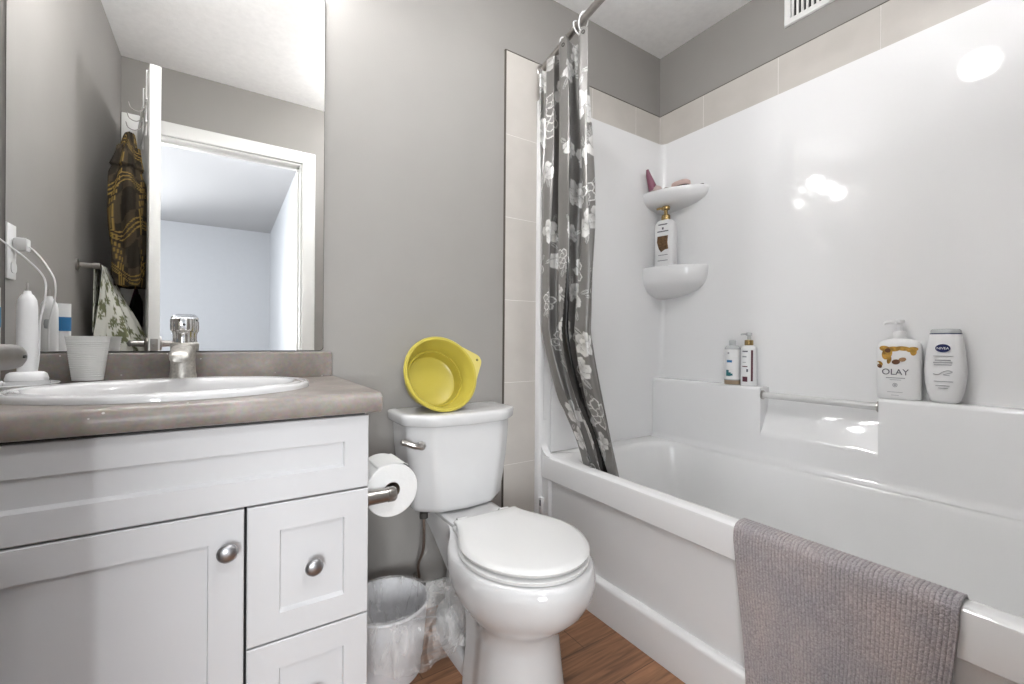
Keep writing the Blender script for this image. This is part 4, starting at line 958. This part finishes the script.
nv_ = thing('shower_gel_bottle', 'white NIVEA bottle with a navy oval logo standing to the right on the shower ledge', 'bottle')
bm = bmesh.new(); loft(bm, [sec(a, b, z, 2.5) for a, b, z in ((0.024, 0.013, 0), (0.030, 0.017, 0.002), (0.036, 0.020, 0.010), (0.042, 0.0225, 0.030), (0.0475, 0.0245, 0.065), (0.049, 0.025, 0.095), (0.0475, 0.024, 0.130), (0.043, 0.022, 0.170), (0.0385, 0.0205, 0.205), (0.0365, 0.020, 0.2085))]); fin('bottle_body', bm, M['wplastic'], nv_, angle=60)
bm = bmesh.new(); loft(bm, [sec(a, b, z, 2.5) for a, b, z in ((0.0372, 0.0205, 0.2088), (0.0372, 0.0205, 0.2115))]); fin('navy_line', bm, M['navy'], nv_)
bm = bmesh.new(); loft(bm, [sec(a, b, z, 2.6) for a, b, z in ((0.0355, 0.0195, 0.2117), (0.035, 0.0195, 0.220), (0.031, 0.017, 0.224), (0.02, 0.012, 0.2245))]); fin('cap', bm, M['haze'], nv_)
bm = bmesh.new(); blob(bm, -0.0243, 0.002, 0.166, 0.0175, 0.0125); fin('logo_oval', bm, M['navy'], nv_, smooth=False)
text('brand_lettering', 'NIVEA', 0.0098, M['whiteprint'], nv_, (-0.0253, 0.002, 0.1626), (0, -1, 0), (0, 0, 1), sx=1.05)
for y0, y1, z0, z1, m_ in ((0.024, -0.022, 0.1415, 0.143, 0), (0.020, -0.016, 0.128, 0.1315, 1), (0.024, -0.020, 0.1215, 0.124, 1), (0.022, -0.018, 0.115, 0.117, 1), (0.022, -0.022, 0.065, 0.0665, 0), (0.018, -0.014, 0.052, 0.0535, 0), (0.012, -0.010, 0.045, 0.0463, 0)): bx('print_line', -0.0258, -0.0235, y1, y0, z0, z1, M['lightprint'], nv_)
bm = bmesh.new()
tube(bm, smooth_path([(-0.0252, 0.024, 0.088), (-0.0255, 0.012, 0.086), (-0.0258, 0.002, 0.094), (-0.0255, -0.010, 0.099), (-0.0252, -0.020, 0.095), (-0.0255, -0.010, 0.090), (-0.0258, 0.0, 0.086), (-0.0255, -0.014, 0.084)], 5), 0.0009, 6); fin('swirl_print', bm, M['lightprint'], nv_)
place(nv_, 1.8345, -1.0985, ZL+0.0005, math.radians(2)); nv_.scale = (1, 0.96, 1.0)

# two round bottles left of the notch
ba = thing('lotion_bottle', 'white round bottle with a teal leaf label and clear cap, left on the shower ledge', 'bottle')
bm = bmesh.new(); lathe(bm, [(0.029, 0), (0.0315, 0.002), (0.0315, 0.150), (0.030, 0.158), (0.024, 0.165), (0.013, 0.168)], n=32); fin('bottle_body', bm, M['haze'], ba)
def cyl_patch(name, r, a0, a1, z0, z1, m, parent, n=14):
    bm = bmesh.new(); rr = []
    for k in range(n+1):
        a = a0 + (a1-a0)*k/n; rr.append([Vector((-q*math.cos(a), q*math.sin(a), z)) for q, z in ((r, z0), (r, z1), (r-0.0008, z1), (r-0.0008, z0))])
    loft(bm, rr); return fin(name, bm, m, parent)
cyl_patch('label', 0.0322, -1.45, 1.45, 0.022, 0.150, M['wplastic'], ba, 24)
cyl_patch('contents_band', 0.0318, -2.6, 2.6, 0.001, 0.018, mat('tan_liquid', (0.36, 0.27, 0.18), 0.3), ba, 30)
cyl_patch('title_print', 0.0328, -0.05, 0.62, 0.094, 0.104, M['blueprint'], ba)
for a0, a1, z0, z1 in ((0.35, 0.72, 0.036, 0.062), (0.10, 0.40, 0.036, 0.052), (-0.12, 0.12, 0.038, 0.047)): cyl_patch('leaf_print', 0.0328, a0, a1, z0, z1, M['teal'], ba)
cyl_patch('emblem_print', 0.0328, 0.30, 0.52, 0.130, 0.138, M['lightprint'], ba)
bm = bmesh.new(); lathe(bm, [(0.0135, 0.166), (0.0135, 0.186), (0.012, 0.189), (0.003, 0.190)], n=24); fin('cap', bm, M['haze'], ba)
place(ba, 1.834, -0.430, ZL+0.0005, math.radians(24))
bb = thing('pump_bottle', 'white round pump bottle with gold collar and dark plum label, left on the shower ledge', 'bottle')
bm = bmesh.new(); lathe(bm, [(0.028, 0), (0.0305, 0.002), (0.0305, 0.150), (0.029, 0.158), (0.022, 0.166), (0.013, 0.169)], n=32); fin('bottle_body', bm, M['wplastic'], bb)
cyl_patch('side_print', 0.0312, -0.62, -0.36, 0.020, 0.148, M['plum'], bb)
cyl_patch('title_print', 0.0312, 0.02, 0.75, 0.140, 0.1455, M['print'], bb); cyl_patch('fine_print', 0.0312, 0.18, 0.75, 0.118, 0.124, M['lightprint'], bb)
cyl_patch('title_print', 0.0312, 0.05, 0.75, 0.078, 0.082, M['plum'], bb); cyl_patch('fine_print', 0.0312, -0.02, 0.18, 0.058, 0.070, M['print'], bb)
cyl_patch('fruit_print', 0.0312, 0.05, 0.72, 0.017, 0.038, M['plum'], bb); cyl_patch('fine_print', 0.0312, 0.25, 0.70, 0.096, 0.0985, M['lightprint'], bb)
bm = bmesh.new(); lathe(bm, [(0.0155, 0.168), (0.0165, 0.170), (0.0165, 0.188), (0.015, 0.190)], n=28); fin('gold_collar', bm, M['gold'], bb)
bm = bmesh.new(); lathe(bm, [(0.0065, 0.189), (0.0065, 0.208), (0.0115, 0.209), (0.012, 0.218), (0.010, 0.221), (0.002, 0.222)], n=20); tube(bm, [(0, 0.003, 0.215), (0, 0.018, 0.2155), (0, 0.031, 0.213)], [0.005, 0.0042, 0.0034], 10); fin('pump_head', bm, M['haze'], bb)
place(bb, 1.834, -0.5005, ZL+0.0005, math.radians(22))

# shampoo in the corner
sp = thing('shampoo_bottle', 'white shampoo bottle with brass-gold pump on the lower corner shelf', 'bottle')
bm = bmesh.new(); loft(bm, [sec(a, b, z, 4.0) for a, b, z in ((0.033, 0.025, 0), (0.0355, 0.0275, 0.003), (0.0355, 0.0275, 0.175), (0.033, 0.026, 0.188), (0.024, 0.020, 0.200), (0.013, 0.012, 0.205))]); fin('bottle_body', bm, M['wplastic'], sp, angle=50)
for y0, y1, z0, z1 in ((0.016, -0.016, 0.178, 0.1825), (0.020, -0.020, 0.148, 0.1525), (0.016, -0.018, 0.046, 0.048), (0.018, -0.018, 0.022, 0.0245), (0.003, -0.003, 0.158, 0.168)): bx('print_line', -0.0283, -0.0268, y1, y0, z0, z1, M['print'], sp)
bm = bmesh.new()
prism(bm, [(0.019, 0.130), (-0.019, 0.130), (-0.017, 0.100), (-0.020, 0.072), (-0.008, 0.070), (0.006, 0.060), (0.014, 0.075), (0.021, 0.105)], 'x', -0.0285, -0.0268); fin('amber_shield_print', bm, mat('dark_amber_print', (0.13, 0.07, 0.03), 0.4, noise=0.5, nscale=120), sp)
bm = bmesh.new(); lathe(bm, [(0.0155, 0.204), (0.0155, 0.222), (0.013, 0.227), (0.0065, 0.230), (0.0065, 0.248), (0.014, 0.250), (0.015, 0.260), (0.012, 0.265), (0.002, 0.267)], n=22); tube(bm, [(0, 0.004, 0.2585), (-0.008, 0.02, 0.2585), (-0.013, 0.030, 0.256)], [0.006, 0.005, 0.004], 10); fin('pump', bm, M['gold'], sp)
place(sp, 1.781, -0.122, 1.3325, math.radians(12)); sp.scale = (1.12, 1.38, 1.10)

# odds and ends on the top corner shelf
ZK = 1.6995
bm = bmesh.new()
pth = smooth_path([(1.752, -0.070, ZK+0.012), (1.746, -0.068, ZK+0.030), (1.738, -0.064, ZK+0.055), (1.728, -0.060, ZK+0.085), (1.722, -0.058, ZK+0.110)], 5)
tube(bm, pth, [0.022-0.016*(i/(len(pth)-1))**1.6 for i in range(len(pth))], 14)
tag(fin('bath_figurine', bm, M['mauve'], None), 'mauve tapering upright bath item at the left end of the top corner shelf', 'bath item')
bm = bmesh.new(); loft(bm, [superell(1.765, -0.078, a, b, ZK+z, 28, 2.1) for a, b, z in ((0.026, 0.020, 0.0005), (0.031, 0.024, 0.006), (0.030, 0.024, 0.018), (0.024, 0.019, 0.028), (0.012, 0.010, 0.033))])
tag(fin('bath_sponge', bm, mat('pale_pink_sponge', (0.62, 0.50, 0.47), 0.9, bump=0.5, bscale=200), None), 'pale pink rounded sponge on the top corner shelf beside the mauve item', 'sponge')
bm = bmesh.new(); loft(bm, [superell(1.795, -0.120, a, b, ZK+z, 28, 2.0) for a, b, z in ((0.020, 0.014, 0.0005), (0.030, 0.018, 0.004), (0.028, 0.017, 0.010), (0.019, 0.012, 0.016), (0.006, 0.004, 0.019))])
tag(fin('sea_shell', bm, M['shell'], None), 'small brown mottled shell between sponge and pink soap on the top shelf', 'shell')
sd = tag(fin('soap_dish', (lambda b: (loft(b, [superell(1.822, -0.175, 0.036*k, 0.052*k, ZK+z, 32, 2.3) for k, z in ((0.8, 0.0005), (0.97, 0.003), (1.0, 0.009), (0.96, 0.009), (0.9, 0.005))]), b)[1])(bmesh.new()), M['dark'], None), 'shallow dark soap dish under the pink soap on the top corner shelf', 'soap dish')
bm = bmesh.new(); loft(bm, [superell(1.822, -0.175, a, b, ZK+z, 32, 2.6) for a, b, z in ((0.024, 0.038, 0.0095), (0.029, 0.044, 0.013), (0.031, 0.046, 0.022), (0.029, 0.044, 0.033), (0.021, 0.036, 0.0385), (0.008, 0.018, 0.0395))])
tag(fin('pink_soap', bm, M['pink'], None), 'rounded pink soap bar resting on its dish on the top corner shelf', 'soap')
bm = bmesh.new(); loft(bm, [superell(1.846, -0.252, a, b, ZK+z, 24, 2.2) for a, b, z in ((0.006, 0.025, 0.0005), (0.008, 0.029, 0.002), (0.006, 0.026, 0.0045))])
tag(fin('nail_file', bm, M['dark'], None), 'thin flat dark sliver lying at the right end of the top corner shelf', 'file')

# ---------------------------------------------------------------- behind the open door (seen in the mirror)
# over-door hook rack
hk = thing('over_door_hooks', 'white wire hook rack hung over the open door, seen in the mirror', 'hook rack')
def dp(a, n, z): return dpt(a, -n, z)
bm = bmesh.new()
for a in (0.52, 0.70):
    tube(bm, [dp(a, -0.022, 2.01), dp(a, -0.022, 2.0695), dp(a, 0.023, 2.0695), dp(a, 0.024, 1.80)], 0.0022, 8)
tube(bm, [dp(0.44, 0.026, 1.93), dp(0.755, 0.026, 1.93)], 0.003, 8); tube(bm, [dp(0.44, 0.026, 1.84), dp(0.755, 0.026, 1.84)], 0.003, 8)
fin('rack_frame', bm, M['wplastic'], hk)
for a in (0.50, 0.61, 0.72):
    bm = bmesh.new(); tube(bm, smooth_path([dp(a, 0.026, 1.93), dp(a, 0.032, 1.90), dp(a, 0.050, 1.882), dp(a, 0.072, 1.888), dp(a, 0.080, 1.91)], 6), 0.002, 8); fin('hook', bm, M['steel'], hk)
# plaid scarf hanging in a bundle
sf = None
NU, NV = 96, 170; pts, cols = [], []
for j in range(NV):
    t = j/(NV-1); z = 1.812 - t*0.635
    w_ = 0.016 + 0.064*min(1, t*3.2)**0.7 - 0.012*math.sin(t*9) + 0.010*t + (0.012 if 0.10 < t < 0.24 else 0)
    if t > 0.93: w_ *= 1-(t-0.93)*2.5
    cx, cy = -0.334 - 0.006*math.sin(t*5) - 0.008*t, -0.90
    for i in range(NU):
        a = 2*PI*i/NU; k = 1 + 0.13*math.sin(a*5+t*4) + 0.08*math.sin(a*9-t*7)
        x = cx + 0.68*w_*k*math.cos(a); y = cy + 1.1*w_*k*math.sin(a)
        x = max(x, -0.390)
        pts.append((x, y, z))
        u = a*0.10; u2 = u*1.0 + 0.10*math.sin(t*8)*0.2; v2 = z + 0.035*math.sin(a*2+t*6)
        g1 = (u2 % 0.155); g2 = (v2 % 0.17); g = any(abs(q-c0) < 0.0021 for q, c0s in ((g1, (0.03, 0.042, 0.054)), (g2, (0.03, 0.045, 0.06))) for c0 in c0s)
        cols.append((0.25, 0.165, 0.045) if g else ((0.055, 0.043, 0.028) if (g1 > 0.08) != (g2 > 0.09) else (0.028, 0.023, 0.018)))
sf = grid_mesh('plaid_scarf', pts, NU, NV, M['plaid'], None, 0, closed_u=True, attr=cols)
tag(sf, 'dark brown plaid scarf with yellow lines hanging behind the door, seen in the mirror', 'scarf')
def bundle(name, cx, cy, z0, z1, wx, wy, m, label, cat, seed):
    NU, NV = 60, 60; pts = []
    for j in range(NV):
        t = j/(NV-1); z = z1 + (z0-z1)*t; e = min(1, t*5+0.25)*(1-max(0, t-0.9)*4)
        for i in range(NU):
            a = 2*PI*i/NU; k = e*(1+0.12*math.sin(a*4+seed+t*3)+0.08*math.sin(a*7-t*6+seed))
            pts.append((max(XL+0.004, cx+wx*k*math.cos(a)), cy+wy*k*math.sin(a), z))
    return tag(grid_mesh(name, pts, NU, NV, m, None, 0, closed_u=True), label, cat)
bundle('black_garment', -0.335, -1.10, 0.62, 1.165, 0.030, 0.05, M['blackcloth'], 'black garment hanging below the plaid scarf, seen in the mirror', 'garment', 1)
bundle('plum_garment', -0.355, -1.22, 0.66, 1.20, 0.020, 0.045, M['purple'], 'plum coloured cloth hanging beside the black garment, seen in the mirror', 'garment', 4)
# towel bar on the left wall and leaf print towel
br_ = thing('towel_bar', 'brushed metal towel bar on the left wall, seen in the mirror', 'towel bar')
for y in (-0.76, -1.36):
    bm = bmesh.new(); lathe(bm, [(0.022, 0), (0.022, 0.006), (0.010, 0.010), (0.009, 0.045), (0.012, 0.047), (0.012, 0.066)], (XL, y, 1.238), (1, 0, 0), 20); fin('post', bm, M['steel'], br_)
bm = bmesh.new(); lathe(bm, [(0.008, 0), (0.008, 0.60)], (XL+0.055, -0.76, 1.238), (0, -1, 0), 16); fin('bar', bm, M['steel'], br_)
NU, NV = 110, 150; pts, cols = [], []
lr = random.Random(3); lfs = [(lr.uniform(0, 0.5), lr.uniform(0, 0.9), lr.uniform(0.016, 0.026), lr.random()*6.28, lr.randint(4, 6)) for _ in range(190)]
for j in range(NV):
    t = j/(NV-1); d = t*0.84
    for i in range(NU):
        s = i/(NU-1)
        f = 0.5+0.5*math.sin(s*15+0.8*math.sin(d*5)); dr = max(0, d-0.27)
        if d < 0.25: x, z = XL+0.043-0.010*f*0.5*(0.25-d)/0.25, 1.238-0.25+d
        elif d < 0.27: k = (d-0.25)/0.02; x, z = XL+0.055-0.012*math.cos(k*PI), 1.238+0.011*math.sin(k*PI)
        else: x, z = XL+0.066+(-0.030+0.150*min(1, s/0.75))*min(1, dr*3.2)+0.008*f*min(1, dr*5)+0.004*math.sin(s*31+d*9)*min(1, dr*5), 1.238-dr
        y = lerp(-0.79, -0.885, s) - (0.05*s*s + 0.02*math.sin(s*9))*min(1, max(0, dr)*3)
        pts.append((x, y, z))
        c = (0.66, 0.66, 0.60); uu, vv = s*0.42, d
        for lx, lz, lrad, la, lk in lfs:
            dx, dz = uu-lx, vv-lz; r = math.hypot(dx, dz)
            if r < lrad:
                th = math.atan2(dz, dx)+la
                if r < lrad*abs(math.cos(th*lk/2))**0.6: c = (0.17, 0.18, 0.10); break
        cols.append(c)
tag(grid_mesh('leaf_print_towel', pts, NU, NV, M['leafcloth'], None, 0.002, attr=cols), 'off-white towel with olive green leaf print on the left wall bar, seen in the mirror', 'towel')
